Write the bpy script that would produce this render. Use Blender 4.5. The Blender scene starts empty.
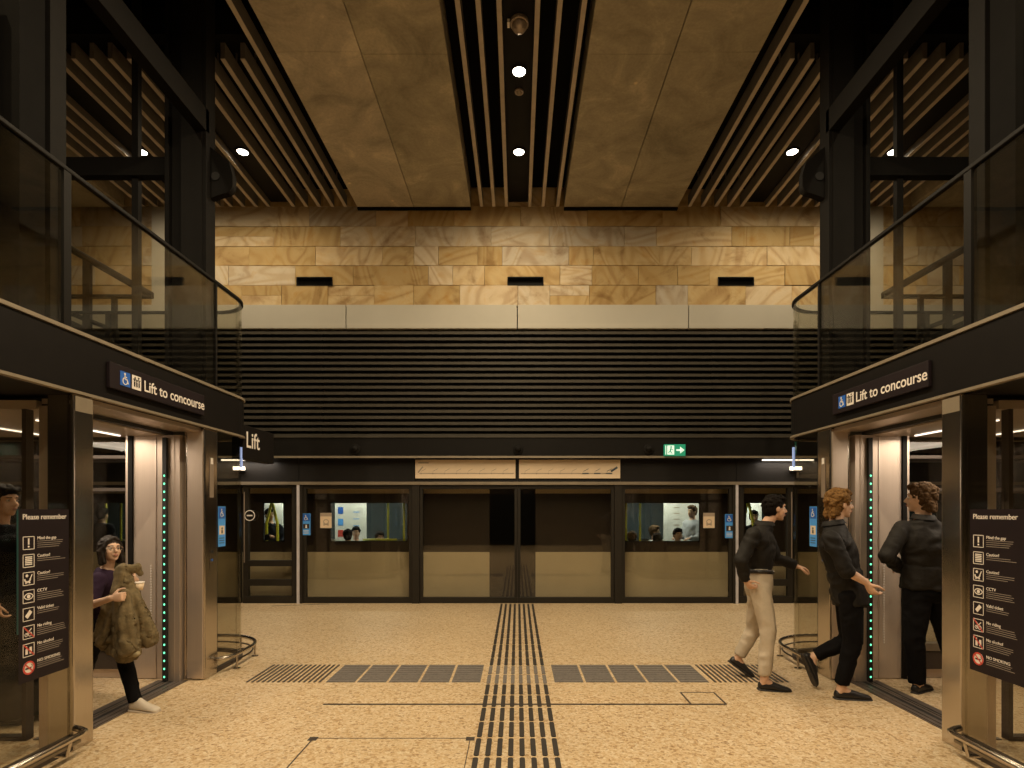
import bpy, bmesh, math, random
from mathutils import Vector, Matrix, noise
V = Vector
random.seed(7)
SC = bpy.context.scene
COL = SC.collection

# ---------------------------------------------------------------- camera, world, exposure, light levels
FPX, VX, VY, CH = 555.0, 517.5, 510.0, 1.6          # focal length in pixels, vanishing point, eye height
cam_d = bpy.data.cameras.new('camera')
cam = bpy.data.objects.new('camera', cam_d); COL.objects.link(cam)
cam.location = (0, 0, CH); cam.rotation_euler = (math.radians(90), 0, 0)
cam_d.sensor_width = 36.0; cam_d.sensor_fit = 'HORIZONTAL'
cam_d.lens = 36.0 * FPX / 1024.0
cam_d.shift_x = -(VX - 512.0) / 1024.0
cam_d.shift_y = (VY - 384.0) / 1024.0
cam_d.clip_start = 0.05; cam_d.clip_end = 200
SC.camera = cam
world = bpy.data.worlds.new('world'); SC.world = world; world.use_nodes = True
world.node_tree.nodes['Background'].inputs[0].default_value = (1.0, 0.78, 0.5, 1)
world.node_tree.nodes['Background'].inputs[1].default_value = 0.05
SC.view_settings.view_transform = 'Standard'; SC.view_settings.look = 'None'
SC.view_settings.gamma = 1.0; SC.view_settings.use_curve_mapping = False
SC.view_settings.exposure = 0.0
SC.cycles.max_bounces = 10; SC.cycles.transparent_max_bounces = 24; SC.cycles.diffuse_bounces = 4
SC.cycles.glossy_bounces = 4; SC.cycles.sample_clamp_indirect = 4.0; SC.cycles.caustics_reflective = False
SC.cycles.use_denoising = True
WARM = (1.0, 0.81, 0.54)
P_DOWN = 295.0         # watts of each ceiling downlight
P_CAR = 25.0          # lift car ceiling lamp
P_TRAIN = 34.0        # train saloon lamp
P_STRIP = 5.0

# ---------------------------------------------------------------- helpers
def Wp(x, y, d):
    """point of the place seen in direction (x, y) at distance d in front of the viewer"""
    return V(((x - VX) * d / FPX, d, CH + (VY - y) * d / FPX))
def tag(o, label=None, cat=None, group=None, kind=None):
    if label: o['label'] = label
    if cat: o['category'] = cat
    if group: o['group'] = group
    if kind: o['kind'] = kind
    return o
def empty(name, loc, label=None, cat=None, group=None, kind=None):
    o = bpy.data.objects.new(name, None); COL.objects.link(o); o.location = loc
    o.empty_display_size = 0.1
    return tag(o, label, cat, group, kind)
LAMP_ROW = {8.18: .40, 6.68: .9}      # dimming of the two rows nearest the stone wall
def orth(d, hint=V((0, 0, 1))):
    d = d.normalized()
    if abs(d.dot(hint)) > 0.97: hint = V((1, 0, 0)) if abs(d.x) < 0.9 else V((0, 1, 0))
    u = d.cross(hint).normalized(); w = u.cross(d).normalized()
    return u, w
class MB:
    def __init__(s, sx=1): s.v = []; s.f = []; s.sx = sx; s.col = []
    def add(s, vs, fs, c=0.5):
        n = len(s.v); s.v += [V((p[0] * s.sx, p[1], p[2])) for p in vs]
        s.f += [tuple(i + n for i in f) for f in fs]; s.col += [c] * len(fs); return s
    def box(s, x0, x1, y0, y1, z0, z1, c=0.5):
        x0, x1 = min(x0, x1), max(x0, x1); y0, y1 = min(y0, y1), max(y0, y1); z0, z1 = min(z0, z1), max(z0, z1)
        vs = [(x, y, z) for x in (x0, x1) for y in (y0, y1) for z in (z0, z1)]
        return s.add(vs, [(0, 1, 3, 2), (4, 6, 7, 5), (0, 4, 5, 1), (2, 3, 7, 6), (0, 2, 6, 4), (1, 5, 7, 3)], c)
    def prism(s, poly, z0, z1):
        n = len(poly); vs = [(p[0], p[1], z0) for p in poly] + [(p[0], p[1], z1) for p in poly]
        fs = [tuple(range(n)), tuple(range(2 * n - 1, n - 1, -1))] + [(i, (i + 1) % n, n + (i + 1) % n, n + i) for i in range(n)]
        return s.add(vs, fs)
    def loft(s, rings, n=14, cap=True, closed_rings=None):
        vs = []; fs = []
        if closed_rings is None:
            for (c, a, b) in rings:
                for k in range(n):
                    t = 2 * math.pi * k / n; vs.append(c + a * math.cos(t) + b * math.sin(t))
        else:
            n = len(closed_rings[0]); rings = closed_rings
            for r in rings: vs += r
        m = len(rings)
        for i in range(m - 1):
            for k in range(n):
                fs.append((i * n + k, i * n + (k + 1) % n, (i + 1) * n + (k + 1) % n, (i + 1) * n + k))
        if cap:
            fs.append(tuple(range(n))[::-1]); fs.append(tuple((m - 1) * n + k for k in range(n)))
        return s.add(vs, fs)
    def capsule(s, p0, p1, r0, r1, n=12, f0=False, f1=False):
        p0, p1 = V(p0), V(p1); d = (p1 - p0); L = max(d.length, 1e-5); d = d / L; u, w = orth(d); R = []
        if not f0:
            for a in (85, 60, 35, 15): 
                a = math.radians(a); R.append((p0 - d * r0 * math.sin(a), u * r0 * math.cos(a), w * r0 * math.cos(a)))
        for k in range(4):
            t = k / 3; r = r0 * (1 - t) + r1 * t; R.append((p0.lerp(p1, t), u * r, w * r))
        if not f1:
            for a in (15, 35, 60, 85):
                a = math.radians(a); R.append((p1 + d * r1 * math.sin(a), u * r1 * math.cos(a), w * r1 * math.cos(a)))
        return s.loft(R, n)
    def ell(s, c, a, b, e, n=14):
        R = []; m = 9
        for i in range(m):
            t = math.radians(-86 + 172 * i / (m - 1)); R.append((V(c) + V(e) * math.sin(t), V(a) * math.cos(t), V(b) * math.cos(t)))
        return s.loft(R, n)
    def tube(s, pts, r, n=10):
        pts = [V(p) for p in pts]; rings = []; up = None
        for i, p in enumerate(pts):
            d = (pts[min(i + 1, len(pts) - 1)] - pts[max(i - 1, 0)]).normalized()
            if up is None: u, w = orth(d)
            else:
                u = d.cross(up).normalized() if abs(d.dot(up)) < .98 else orth(d)[0]; w = u.cross(d).normalized()
            up = w; rings.append((p, u * r, w * r))
        return s.loft(rings, n)
    def disc(s, c, axis, r, h, n=20):
        c = V(c); a = V(axis).normalized(); u, w = orth(a)
        return s.loft([(c, u * r, w * r), (c + a * h, u * r, w * r)], n)
    def build(s, name, m, parent=None, smooth=False, bevel=0, attr=False):
        me = bpy.data.meshes.new(name)
        off = V(parent_loc(parent))
        me.from_pydata([tuple(p - off) for p in s.v], [], s.f)
        if attr:
            ca = me.color_attributes.new('tone', 'FLOAT_COLOR', 'CORNER'); i = 0
            for fi, f in enumerate(s.f):
                c = s.col[fi]
                for _ in f: ca.data[i].color = (c, (c * 7.31) % 1, (c * 13.7) % 1, 1); i += 1
        bm = bmesh.new(); bm.from_mesh(me); bmesh.ops.recalc_face_normals(bm, faces=bm.faces[:]); bm.to_mesh(me); bm.free()
        if m: me.materials.append(m)
        if smooth:
            for p in me.polygons: p.use_smooth = True
        o = bpy.data.objects.new(name, me); COL.objects.link(o); o.parent = parent
        if bevel:
            b = o.modifiers.new('bevel', 'BEVEL'); b.width = bevel; b.segments = 2; b.limit_method = 'ANGLE'
        return o
def parent_loc(p):
    l = V((0, 0, 0))
    while p is not None: l += p.location; p = p.parent
    return l
def struct(o): o['kind'] = 'structure'; return o

class Fr:
    """a flat face in the place: u along, v up, w out of it"""
    def __init__(s, o, x, up): s.o = V(o); s.x = V(x).normalized(); s.y = V(up).normalized(); s.n = s.x.cross(s.y)
    def p(s, u, v, w=0): return s.o + s.x * u + s.y * v + s.n * w
    def rect(s, mb, u0, u1, v0, v1, w=0.001, t=0.002):
        vs = [s.p(u, v, q) for u in (u0, u1) for v in (v0, v1) for q in (w, w + t)]
        return mb.add(vs, [(0, 1, 3, 2), (4, 6, 7, 5), (0, 4, 5, 1), (2, 3, 7, 6), (0, 2, 6, 4), (1, 5, 7, 3)])
    def poly(s, mb, pts, w=0.001, t=0.002):
        n = len(pts); vs = [s.p(a, b, w) for a, b in pts] + [s.p(a, b, w + t) for a, b in pts]
        return mb.add(vs, [tuple(range(n)), tuple(range(2 * n - 1, n - 1, -1))] + [(i, (i + 1) % n, n + (i + 1) % n, n + i) for i in range(n)])
    def line(s, mb, a, b, th, w=0.001, t=0.002):
        a = V(a + (0,)); b = V(b + (0,)); d = (b - a).normalized(); q = V((-d.y, d.x, 0)) * th / 2
        return s.poly(mb, [tuple((a + q).xy), tuple((b + q).xy), tuple((b - q).xy), tuple((a - q).xy)], w, t)
    def arc(s, mb, c, r, th, a0, a1, w=0.001, n=16, t=0.002):
        P = [(c[0] + r * math.cos(math.radians(a0 + (a1 - a0) * i / n)), c[1] + r * math.sin(math.radians(a0 + (a1 - a0) * i / n))) for i in range(n + 1)]
        for i in range(n): s.line(mb, P[i], P[i + 1], th, w, t)
    def dot(s, mb, c, r, w=0.001, t=0.002, n=14):
        s.poly(mb, [(c[0] + r * math.cos(2 * math.pi * i / n), c[1] + r * math.sin(2 * math.pi * i / n)) for i in range(n)], w, t)
    def text(s, body, u, v, size, m, parent, name='lettering', w=0.003, align='LEFT', bold=0.0):
        c = bpy.data.curves.new(name, 'FONT'); c.body = body; c.size = size; c.extrude = 0.0008; c.align_x = align; c.offset = bold
        t = bpy.data.objects.new(name, c); COL.objects.link(t)
        bpy.context.view_layer.update()
        me = bpy.data.meshes.new_from_object(t.evaluated_get(bpy.context.evaluated_depsgraph_get()))
        bpy.data.objects.remove(t); bpy.data.curves.remove(c)
        M = Matrix((s.x, s.y, s.n)).transposed().to_4x4(); M.translation = s.p(u, v, w) - parent_loc(parent)
        me.transform(M); me.materials.clear(); me.materials.append(m)
        o = bpy.data.objects.new(name, me); COL.objects.link(o); o.parent = parent; return o

# ---------------------------------------------------------------- materials
MATS = {}
def nodes(name):
    m = bpy.data.materials.new(name); m.use_nodes = True; nt = m.node_tree
    return m, nt, nt.nodes['Principled BSDF']
def N(nt, typ, **kw):
    n = nt.nodes.new(typ)
    for k, v in kw.items():
        if k.startswith('i_'):
            key = k[2:]; key = int(key) if key.isdigit() else key.replace('_', ' ')
            n.inputs[key].default_value = v
        else: setattr(n, k, v)
    return n
def ramp(nt, stops):
    r = nt.nodes.new('ShaderNodeValToRGB'); e = r.color_ramp.elements
    while len(e) < len(stops): e.new(0.5)
    for i, (p, c) in enumerate(stops): e[i].position = p; e[i].color = (*c, 1)
    return r
def simple(name, col, rough=.5, metal=0, var=.12, scale=8, bump=0, stretch=(1, 1, 1), spec=.5):
    if name in MATS: return MATS[name]
    m, nt, b = nodes(name); L = nt.links
    tc = N(nt, 'ShaderNodeTexCoord'); mp = N(nt, 'ShaderNodeMapping'); mp.inputs['Scale'].default_value = stretch
    L.new(tc.outputs['Object'], mp.inputs[0])
    nz = N(nt, 'ShaderNodeTexNoise', i_Scale=scale, i_Detail=5.0, i_Roughness=.6); L.new(mp.outputs[0], nz.inputs[0])
    r = ramp(nt, [(.25, tuple(max(0, c * (1 - var)) for c in col)), (.75, tuple(min(1, c * (1 + var)) for c in col))])
    L.new(nz.outputs[0], r.inputs[0]); L.new(r.outputs[0], b.inputs['Base Color'])
    b.inputs['Roughness'].default_value = rough; b.inputs['Metallic'].default_value = metal; b.inputs['Specular IOR Level'].default_value = spec
    if bump:
        bp = N(nt, 'ShaderNodeBump', i_Strength=bump, i_Distance=.01); L.new(nz.outputs[0], bp.inputs['Height']); L.new(bp.outputs[0], b.inputs['Normal'])
    MATS[name] = m; return m
def emis(name, col, s):
    if name in MATS: return MATS[name]
    m, nt, b = nodes(name); b.inputs['Base Color'].default_value = (*col, 1)
    b.inputs['Emission Color'].default_value = (*col, 1); b.inputs['Emission Strength'].default_value = s
    MATS[name] = m; return m
def glass(name, tint, refl=1.0, rough=0.02, ior=1.45):
    m, nt, b = nodes(name); nt.nodes.remove(b); L = nt.links
    tr = N(nt, 'ShaderNodeBsdfTransparent'); tr.inputs[0].default_value = (*tint, 1)
    gl = N(nt, 'ShaderNodeBsdfGlossy', i_Roughness=rough); gl.inputs[0].default_value = (1, 1, 1, 1)
    ge = N(nt, 'ShaderNodeNewGeometry'); mr = N(nt, 'ShaderNodeMapRange'); mr.inputs[3].default_value = ior; mr.inputs[4].default_value = 1 / ior
    L.new(ge.outputs['Backfacing'], mr.inputs[0]); fr = N(nt, 'ShaderNodeFresnel'); L.new(mr.outputs[0], fr.inputs[0]); mu = N(nt, 'ShaderNodeMath', operation='MULTIPLY', use_clamp=True); mu.inputs[1].default_value = refl
    mx = N(nt, 'ShaderNodeMixShader')
    L.new(fr.outputs[0], mu.inputs[0]); L.new(mu.outputs[0], mx.inputs[0]); L.new(tr.outputs[0], mx.inputs[1]); L.new(gl.outputs[0], mx.inputs[2])
    L.new(mx.outputs[0], nt.nodes['Material Output'].inputs[0]); MATS[name] = m; return m
def terrazzo():
    m, nt, b = nodes('terrazzo'); L = nt.links; tc = N(nt, 'ShaderNodeTexCoord')
    v1 = N(nt, 'ShaderNodeTexVoronoi', i_Scale=46.0); v2 = N(nt, 'ShaderNodeTexVoronoi', i_Scale=85.0)
    n1 = N(nt, 'ShaderNodeTexNoise', i_Scale=45.0, i_Detail=3.0); n2 = N(nt, 'ShaderNodeTexNoise', i_Scale=.6, i_Detail=3.0)
    for n in (v1, v2, n1, n2): L.new(tc.outputs['Object'], n.inputs['Vector'])
    s1 = N(nt, 'ShaderNodeSeparateColor'); L.new(v1.outputs['Color'], s1.inputs[0])
    r1 = ramp(nt, [(0, (.24, .13, .05)), (.12, (.40, .24, .10)), (.25, (.60, .43, .24)), (.55, (.66, .50, .31)), (.8, (.71, .56, .37)), (1, (.78, .68, .50))]); L.new(s1.outputs[0], r1.inputs[0])
    s2 = N(nt, 'ShaderNodeSeparateColor'); L.new(v2.outputs['Color'], s2.inputs[0])
    r2 = ramp(nt, [(0, (.28, .16, .07)), (.2, (.54, .37, .19)), (.8, (.66, .51, .33)), (1, (.76, .65, .48))]); L.new(s2.outputs[0], r2.inputs[0])
    mx = N(nt, 'ShaderNodeMixRGB'); L.new(n1.outputs[0], mx.inputs[0]); L.new(r1.outputs[0], mx.inputs[1]); L.new(r2.outputs[0], mx.inputs[2])
    r3 = ramp(nt, [(.3, (.9, .89, .87)), (.7, (1.0, 1.0, 1.0))]); L.new(n2.outputs[0], r3.inputs[0])
    mu = N(nt, 'ShaderNodeMixRGB', blend_type='MULTIPLY', i_0=1.0); L.new(mx.outputs[0], mu.inputs[1]); L.new(r3.outputs[0], mu.inputs[2])
    L.new(mu.outputs[0], b.inputs['Base Color']); b.inputs['Roughness'].default_value = .42; b.inputs['Specular IOR Level'].default_value = .3
    return m
def sandstone():
    m, nt, b = nodes('sandstone'); L = nt.links; tc = N(nt, 'ShaderNodeTexCoord')
    at = N(nt, 'ShaderNodeAttribute', attribute_name='tone'); sp = N(nt, 'ShaderNodeSeparateColor'); L.new(at.outputs['Color'], sp.inputs[0])
    # every block gets its own offset and its own bedding angle
    cm = N(nt, 'ShaderNodeVectorMath', operation='MULTIPLY_ADD'); L.new(at.outputs['Color'], cm.inputs[0]); cm.inputs[1].default_value = (37, 23, 41); L.new(tc.outputs['Object'], cm.inputs[2])
    vr = N(nt, 'ShaderNodeVectorRotate', rotation_type='Y_AXIS'); L.new(cm.outputs[0], vr.inputs['Vector'])
    an = N(nt, 'ShaderNodeMath', operation='MULTIPLY'); an.inputs[1].default_value = 2.4; L.new(sp.outputs[2], an.inputs[0]); L.new(an.outputs[0], vr.inputs['Angle'])
    mp = N(nt, 'ShaderNodeMapping'); mp.inputs['Scale'].default_value = (.55, .55, 1.9); L.new(vr.outputs[0], mp.inputs[0])
    nv = N(nt, 'ShaderNodeTexNoise', i_Scale=.8, i_Detail=2.0, i_Roughness=.45, i_Distortion=.5); L.new(mp.outputs[0], nv.inputs[0])
    mu = N(nt, 'ShaderNodeMath', operation='MULTIPLY'); mu.inputs[1].default_value = 34.0; L.new(nv.outputs[0], mu.inputs[0])
    si = N(nt, 'ShaderNodeMath', operation='SINE'); L.new(mu.outputs[0], si.inputs[0]); wv = N(nt, 'ShaderNodeMapRange'); wv.inputs[1].default_value = -1.0; L.new(si.outputs[0], wv.inputs[0])
    nz = N(nt, 'ShaderNodeTexNoise', i_Scale=1.9, i_Detail=8.0, i_Roughness=.68, i_Distortion=1.0); L.new(vr.outputs[0], nz.inputs[0])
    r0 = ramp(nt, [(0, (.40, .285, .13)), (.35, (.50, .375, .195)), (.55, (.58, .46, .29)), (.8, (.56, .475, .35)), (1, (.44, .385, .305))]); L.new(sp.outputs[1], r0.inputs[0])
    r1 = ramp(nt, [(0, (.70, .60, .50)), (.12, (.92, .87, .80)), (.5, (1, 1, 1)), (.85, (.97, .93, .86)), (1, (.84, .75, .62))]); L.new(wv.outputs[0], r1.inputs[0])
    r2 = ramp(nt, [(.3, (.58, .50, .42)), (.46, (.95, .94, .92)), (.55, (1, 1, 1)), (.7, (.92, .76, .52))]); L.new(nz.outputs[0], r2.inputs[0])
    a = N(nt, 'ShaderNodeMixRGB', blend_type='MULTIPLY', i_0=.75); L.new(r0.outputs[0], a.inputs[1]); L.new(r1.outputs[0], a.inputs[2])
    c = N(nt, 'ShaderNodeMixRGB', blend_type='MULTIPLY', i_0=.9); L.new(a.outputs[0], c.inputs[1]); L.new(r2.outputs[0], c.inputs[2])
    L.new(c.outputs[0], b.inputs['Base Color']); b.inputs['Roughness'].default_value = .9; b.inputs['Specular IOR Level'].default_value = .15
    bp = N(nt, 'ShaderNodeBump', i_Strength=.6, i_Distance=.02); L.new(nz.outputs[0], bp.inputs['Height']); L.new(bp.outputs[0], b.inputs['Normal'])
    return m
def concrete(name, col):
    m, nt, b = nodes(name); L = nt.links; tc = N(nt, 'ShaderNodeTexCoord')
    n1 = N(nt, 'ShaderNodeTexNoise', i_Scale=1.5, i_Detail=8.0, i_Roughness=.68, i_Distortion=.8); n2 = N(nt, 'ShaderNodeTexNoise', i_Scale=30.0, i_Detail=3.0)
    vo = N(nt, 'ShaderNodeTexVoronoi', i_Scale=1.5)
    for n in (n1, n2, vo): L.new(tc.outputs['Object'], n.inputs['Vector'])
    r = ramp(nt, [(.3, tuple(c * .62 for c in col)), (.46, tuple(c * .9 for c in col)), (.56, tuple(c * 1.05 for c in col)), (.68, tuple(c * 1.4 for c in col))]); L.new(n1.outputs[0], r.inputs[0])
    r2 = ramp(nt, [(.3, (.9, .9, .9)), (.7, (1.06, 1.05, 1.03))]); L.new(n2.outputs[0], r2.inputs[0])
    r3 = ramp(nt, [(0, (2.4, 2.2, 1.8)), (.03, (1.7, 1.6, 1.4)), (.045, (1, 1, 1))]); L.new(vo.outputs['Distance'], r3.inputs[0])
    a = N(nt, 'ShaderNodeMixRGB', blend_type='MULTIPLY', i_0=1.0); L.new(r.outputs[0], a.inputs[1]); L.new(r2.outputs[0], a.inputs[2])
    c = N(nt, 'ShaderNodeMixRGB', blend_type='MULTIPLY', i_0=.6); L.new(a.outputs[0], c.inputs[1]); L.new(r3.outputs[0], c.inputs[2])
    L.new(c.outputs[0], b.inputs['Base Color']); b.inputs['Roughness'].default_value = .85
    bp = N(nt, 'ShaderNodeBump', i_Strength=.25, i_Distance=.01); L.new(n1.outputs[0], bp.inputs['Height']); L.new(bp.outputs[0], b.inputs['Normal'])
    return m
M_floor = terrazzo(); M_stone = sandstone()
M_conA = concrete('concrete_light', (.51, .45, .345)); M_conB = concrete('concrete_dark', (.40, .355, .26))
M_black = simple('soffit_black', (.008, .0075, .007), .9, spec=.05)
M_dark = simple('dark_bronze', (.009, .0078, .0065), .6, 0, spec=.12)
M_frame = simple('screen_frame', (.022, .018, .013), .5, 0, spec=.25)
M_head = simple('header_panel', (.012, .010, .0085), .55, spec=.25)
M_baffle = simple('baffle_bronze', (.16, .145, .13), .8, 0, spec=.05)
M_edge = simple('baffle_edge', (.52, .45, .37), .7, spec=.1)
M_louvre = simple('louvre_bronze', (.058, .050, .038), .6, 0, spec=.2)
M_lback = simple('louvre_back', (.010, .009, .008), .8)
M_cream = simple('cream_panel', (.41, .385, .325), .6, var=.04, scale=2, spec=.2)
M_steel = simple('brushed_steel', (.56, .51, .45), .2, 1.0, .06, 3, .01, (60, 60, .6))
M_steel2 = simple('warm_steel', (.62, .52, .44), .38, .75, .05, 3, .02, (60, 60, .6))
M_lining = simple('car_lining', (.60, .50, .42), .35, .45, .05, 3, 0, (50, 50, .6))
M_pale = simple('pale_strip', (.55, .52, .55), .5)
M_trim = simple('fascia_trim', (.26, .215, .155), .5, .3)
M_steelc = simple('steel_column', (.0085, .0075, .0065), .7, 0, spec=.1)
M_fascia = simple('lift_fascia', (.0085, .0072, .0066), .5, 0, spec=.13)
M_signp = simple('sign_panel', (.014, .009, .011), .5, spec=.25)
M_white = simple('sign_white', (.80, .74, .68), .5, var=.03)
M_blue = simple('sign_blue', (.02, .12, .50), .5, var=.05)
M_lblue = simple('sign_light_blue', (.08, .34, .85), .5, var=.05)
M_green = emis('exit_green', (.015, .26, .14), .55)
M_gwhite = emis('exit_white', (.7, .9, .8), .6)
M_red = simple('sign_red', (.60, .07, .05), .5)
M_rub = simple('black_rubber', (.012, .012, .012), .6)
M_tact = simple('tactile_dark', (.028, .022, .018), .6)
M_tactg = simple('tactile_grey', (.17, .15, .135), .6, .0, var=.3, scale=40, spec=.3)
M_slot = simple('slot_metal', (.07, .055, .045), .5, .3)
M_glass = glass('clear_glass', (.96, .96, .94), .8)
M_glassb = glass('balustrade_glass', (.88, .87, .82), .75)
M_glassd = glass('screen_glass', (.86, .85, .80), 1.5, .03)
M_glassl = glass('shaft_glass', (.88, .87, .83), .28)
M_lamp = emis('lamp_warm', (1.0, .90, .72), 14.0)
M_tube = emis('lamp_tube', (1.0, .88, .72), 2.2)
M_led = emis('led_green', (.16, 1.0, .52), 1.6)
M_tgrey = simple('train_white', (.74, .74, .68), .5)
M_tband = simple('train_band', (.040, .030, .026), .3)
M_tcream = simple('train_cream', (.66, .57, .42), .45, var=.07, scale=1.5)
M_yellow = simple('grab_yellow', (.72, .70, .05), .4)
M_seat = simple('seat_teal', (.05, .12, .14), .8)
M_map = simple('map_cream', (.80, .64, .46), .5, var=.03)
M_mapdk = simple('map_ink', (.05, .07, .09), .5)
M_mapgr = simple('map_grey', (.42, .33, .25), .5)
M_fix = simple('fixture_grey', (.34, .27, .21), .4, .4)
M_skin = simple('skin', (.60, .36, .24), .5, var=.06, scale=20)
M_skinp = simple('skin_pale', (.66, .42, .29), .5, var=.06, scale=20)
M_eyew = simple('eye_white', (.7, .68, .64), .3); M_eyed = simple('eye_dark', (.02, .012, .01), .3)
M_lip = simple('lip', (.42, .17, .13), .5)
M_hairb = simple('hair_black', (.006, .004, .003), .8, var=.4, scale=60, bump=.3, spec=.12)
M_hairw = simple('hair_dark_brown', (.016, .010, .006), .6, var=.6, scale=40, bump=.3, spec=.25, stretch=(6, 6, .6))
M_hairg = simple('hair_ginger', (.17, .088, .028), .8, var=.7, scale=70, bump=.5, spec=.15)
M_hairn = simple('hair_brown', (.075, .042, .018), .8, var=.7, scale=70, bump=.5, spec=.15)
M_shirt = simple('black_shirt', (.011, .009, .007), .7, bump=.6, scale=14, spec=.25)
M_shirt2 = simple('black_cotton', (.010, .0085, .0075), .7, bump=.6, scale=14, spec=.25)
M_trk = simple('black_trousers', (.0055, .005, .0055), .9, bump=.5, spec=.1)
M_trb = simple('beige_trousers', (.50, .42, .32), .8, bump=.4, scale=12)
M_belt = simple('belt_black', (.015, .013, .012), .4)
M_shoe = simple('shoe_black', (.014, .012, .012), .4)
M_snk = simple('sneaker_cream', (.62, .54, .44), .6)
M_sole = simple('sole_dark', (.03, .025, .022), .6)
M_solew = simple('sole_pale', (.55, .46, .36), .6)
M_purple = simple('purple_tee', (.030, .016, .034), .9, bump=.3, spec=.15)
M_navy = simple('navy_cloth', (.008, .009, .014), .9, bump=.3, spec=.12)
M_olive = simple('olive_jacket', (.155, .115, .056), .95, var=.35, scale=25, bump=.6)
M_lolive = simple('olive_lining', (.30, .24, .13), .8)
M_greyc = simple('grey_cloth', (.35, .36, .37), .8); M_redc = simple('maroon_cloth', (.22, .03, .03), .8)
# ================================================================ the setting
D0 = 9.55                                             # distance of the platform screen
def X0(x, d=D0): return (x - VX) * d / FPX
def Z0(y, d=D0): return CH + (VY - y) * d / FPX
struct(MB().box(-9.5, 9.5, -6, D0 + .05, -.2, 0).build('floor', M_floor))
struct(MB().box(-9.5, 9.5, -6.2, -6, -.2, 8.2).build('wall_rear', M_head))
struct(MB().box(-9.7, -9.5, -6.2, 13.4, -1.2, 8.2).build('wall_left', M_head))
struct(MB().box(9.5, 9.7, -6.2, 13.4, -1.2, 8.2).build('wall_right', M_head))
struct(MB().box(-9.7, 9.7, -6.2, 13.4, 8.2, 8.4).build('ceiling', M_black))
struct(MB().box(-9.7, 9.7, 13.2, 13.4, -1.2, 8.2).build('wall_tunnel', M_head))
struct(MB().box(-9.5, 9.5, D0 + .05, 13.2, -1.2, -1.0).build('floor_trackbed', M_head))
struct(MB().box(-9.5, 9.5, D0 - .05, D0 + .05, -1.2, -.2).build('wall_platform_edge', M_head))

# sandstone wall: five and a half courses of individual blocks over the cream band
zc = [Z0(305.5), Z0(284.7), Z0(265), Z0(245.6), Z0(225.5), Z0(205.5), Z0(186)]
sb = MB(); vents = [X0(314), X0(525.5), X0(736.5)]
rs = random.Random(21)
struct(MB().box(-9.5, 9.5, D0 + .16, D0 + .3, zc[0] - .1, 8.2).build('wall_backing', M_lback))
for ci in range(len(zc) - 1):
    x = -9.5 + rs.random() * -.5
    while x < 9.5:
        w = rs.choice([.42, .55, .8, 1.0, 1.15, 1.3, .68]); x1 = x + w; z0, z1 = zc[ci] + .004, zc[ci + 1] - .004
        pr = rs.random() * .016; c = rs.random()
        segs = [(x, x1, z0)]
        if ci == 1:
            for vx in vents:
                out = []
                for (a, b_, zz) in segs:
                    l, r = vx - .31, vx + .31
                    if b_ <= l or a >= r: out.append((a, b_, zz)); continue
                    if a < l: out.append((a, l, zz))
                    out.append((max(a, l), min(b_, r), zz + .145))
                    if b_ > r: out.append((r, b_, zz))
                segs = out
        if rs.random() < .1 and ci != 1:
            zm = (z0 + z1) / 2
            sb.box(x + .003, x1 - .003, D0 + .03 - pr, D0 + .16, z0, zm - .003, c); sb.box(x + .003, x1 - .003, D0 + .035 - pr, D0 + .16, zm + .003, z1, (c * 3.7) % 1)
        else:
            for (a, b_, zz) in segs: sb.box(a + (.003 if a == x else 0), b_ - (.003 if b_ == x1 else 0), D0 + .03 - pr, D0 + .16, zz, z1, c)
        x = x1
struct(sb.build('wall_back', M_stone, attr=True))
for i, (vx, lab) in enumerate(zip(vents, ('left of three black slot vents in the sandstone wall', 'middle slot vent in the sandstone wall, above the route map', 'right of three black slot vents in the sandstone wall'))):
    e = empty('wall_vent', (vx, D0, Z0(281)), lab, 'vent', 'slot vents in the sandstone wall')
    zz = Z0(281)
    MB().box(vx - .30, vx + .30, D0 + .13, D0 + .15, zz - .068, zz + .068).build('backing', M_lback, e)
    f = MB(); f.box(vx - .31, vx + .31, D0 + .01, D0 + .14, zz - .073, zz - .066).box(vx - .31, vx + .31, D0 + .01, D0 + .14, zz + .066, zz + .073)
    f.box(vx - .31, vx - .303, D0 + .01, D0 + .14, zz - .073, zz + .073).box(vx + .303, vx + .31, D0 + .01, D0 + .14, zz - .073, zz + .073); f.build('frame', M_lback, e)

# cream band, louvres, beam, header
zb0, zb1 = Z0(329.5), Z0(306)
xs = [X0(347 + 170.3 * k) for k in range(-4, 6)]
xs = [-9.5] + [x for x in xs if -9.4 < x < 9.4] + [9.5]
cb = MB()
for a, b_ in zip(xs, xs[1:]): cb.box(a + .008, b_ - .008, D0 - .06, D0 + .1, zb0, zb1)
struct(cb.build('trim_cream_band', M_cream, bevel=.004))
e = empty('louvre_screen', (0, D0, Z0(438)), 'wide screen of dark horizontal louvres above the platform doors', 'louvre')
MB().box(-9.5, 9.5, D0 + .12, D0 + .15, Z0(438) + .002, zb0).build('backing', M_lback, e)
lv = MB(); n = 18
for k in range(n):
    z = Z0(438) + (zb0 - Z0(438)) * (k + .5) / n
    lv.add([(-9.5, D0 - .03, z + .008), (9.5, D0 - .03, z + .008), (9.5, D0 - .03, z - .038), (-9.5, D0 - .03, z - .038), (-9.5, D0 + .05, z + .03), (9.5, D0 + .05, z + .03), (9.5, D0 + .05, z + .015), (-9.5, D0 + .05, z + .015)],
           [(0, 1, 2, 3), (0, 4, 5, 1), (3, 2, 6, 7), (4, 7, 6, 5), (0, 3, 7, 4), (1, 5, 6, 2)])
lv.build('louvre_blades', M_louvre, e)
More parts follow.
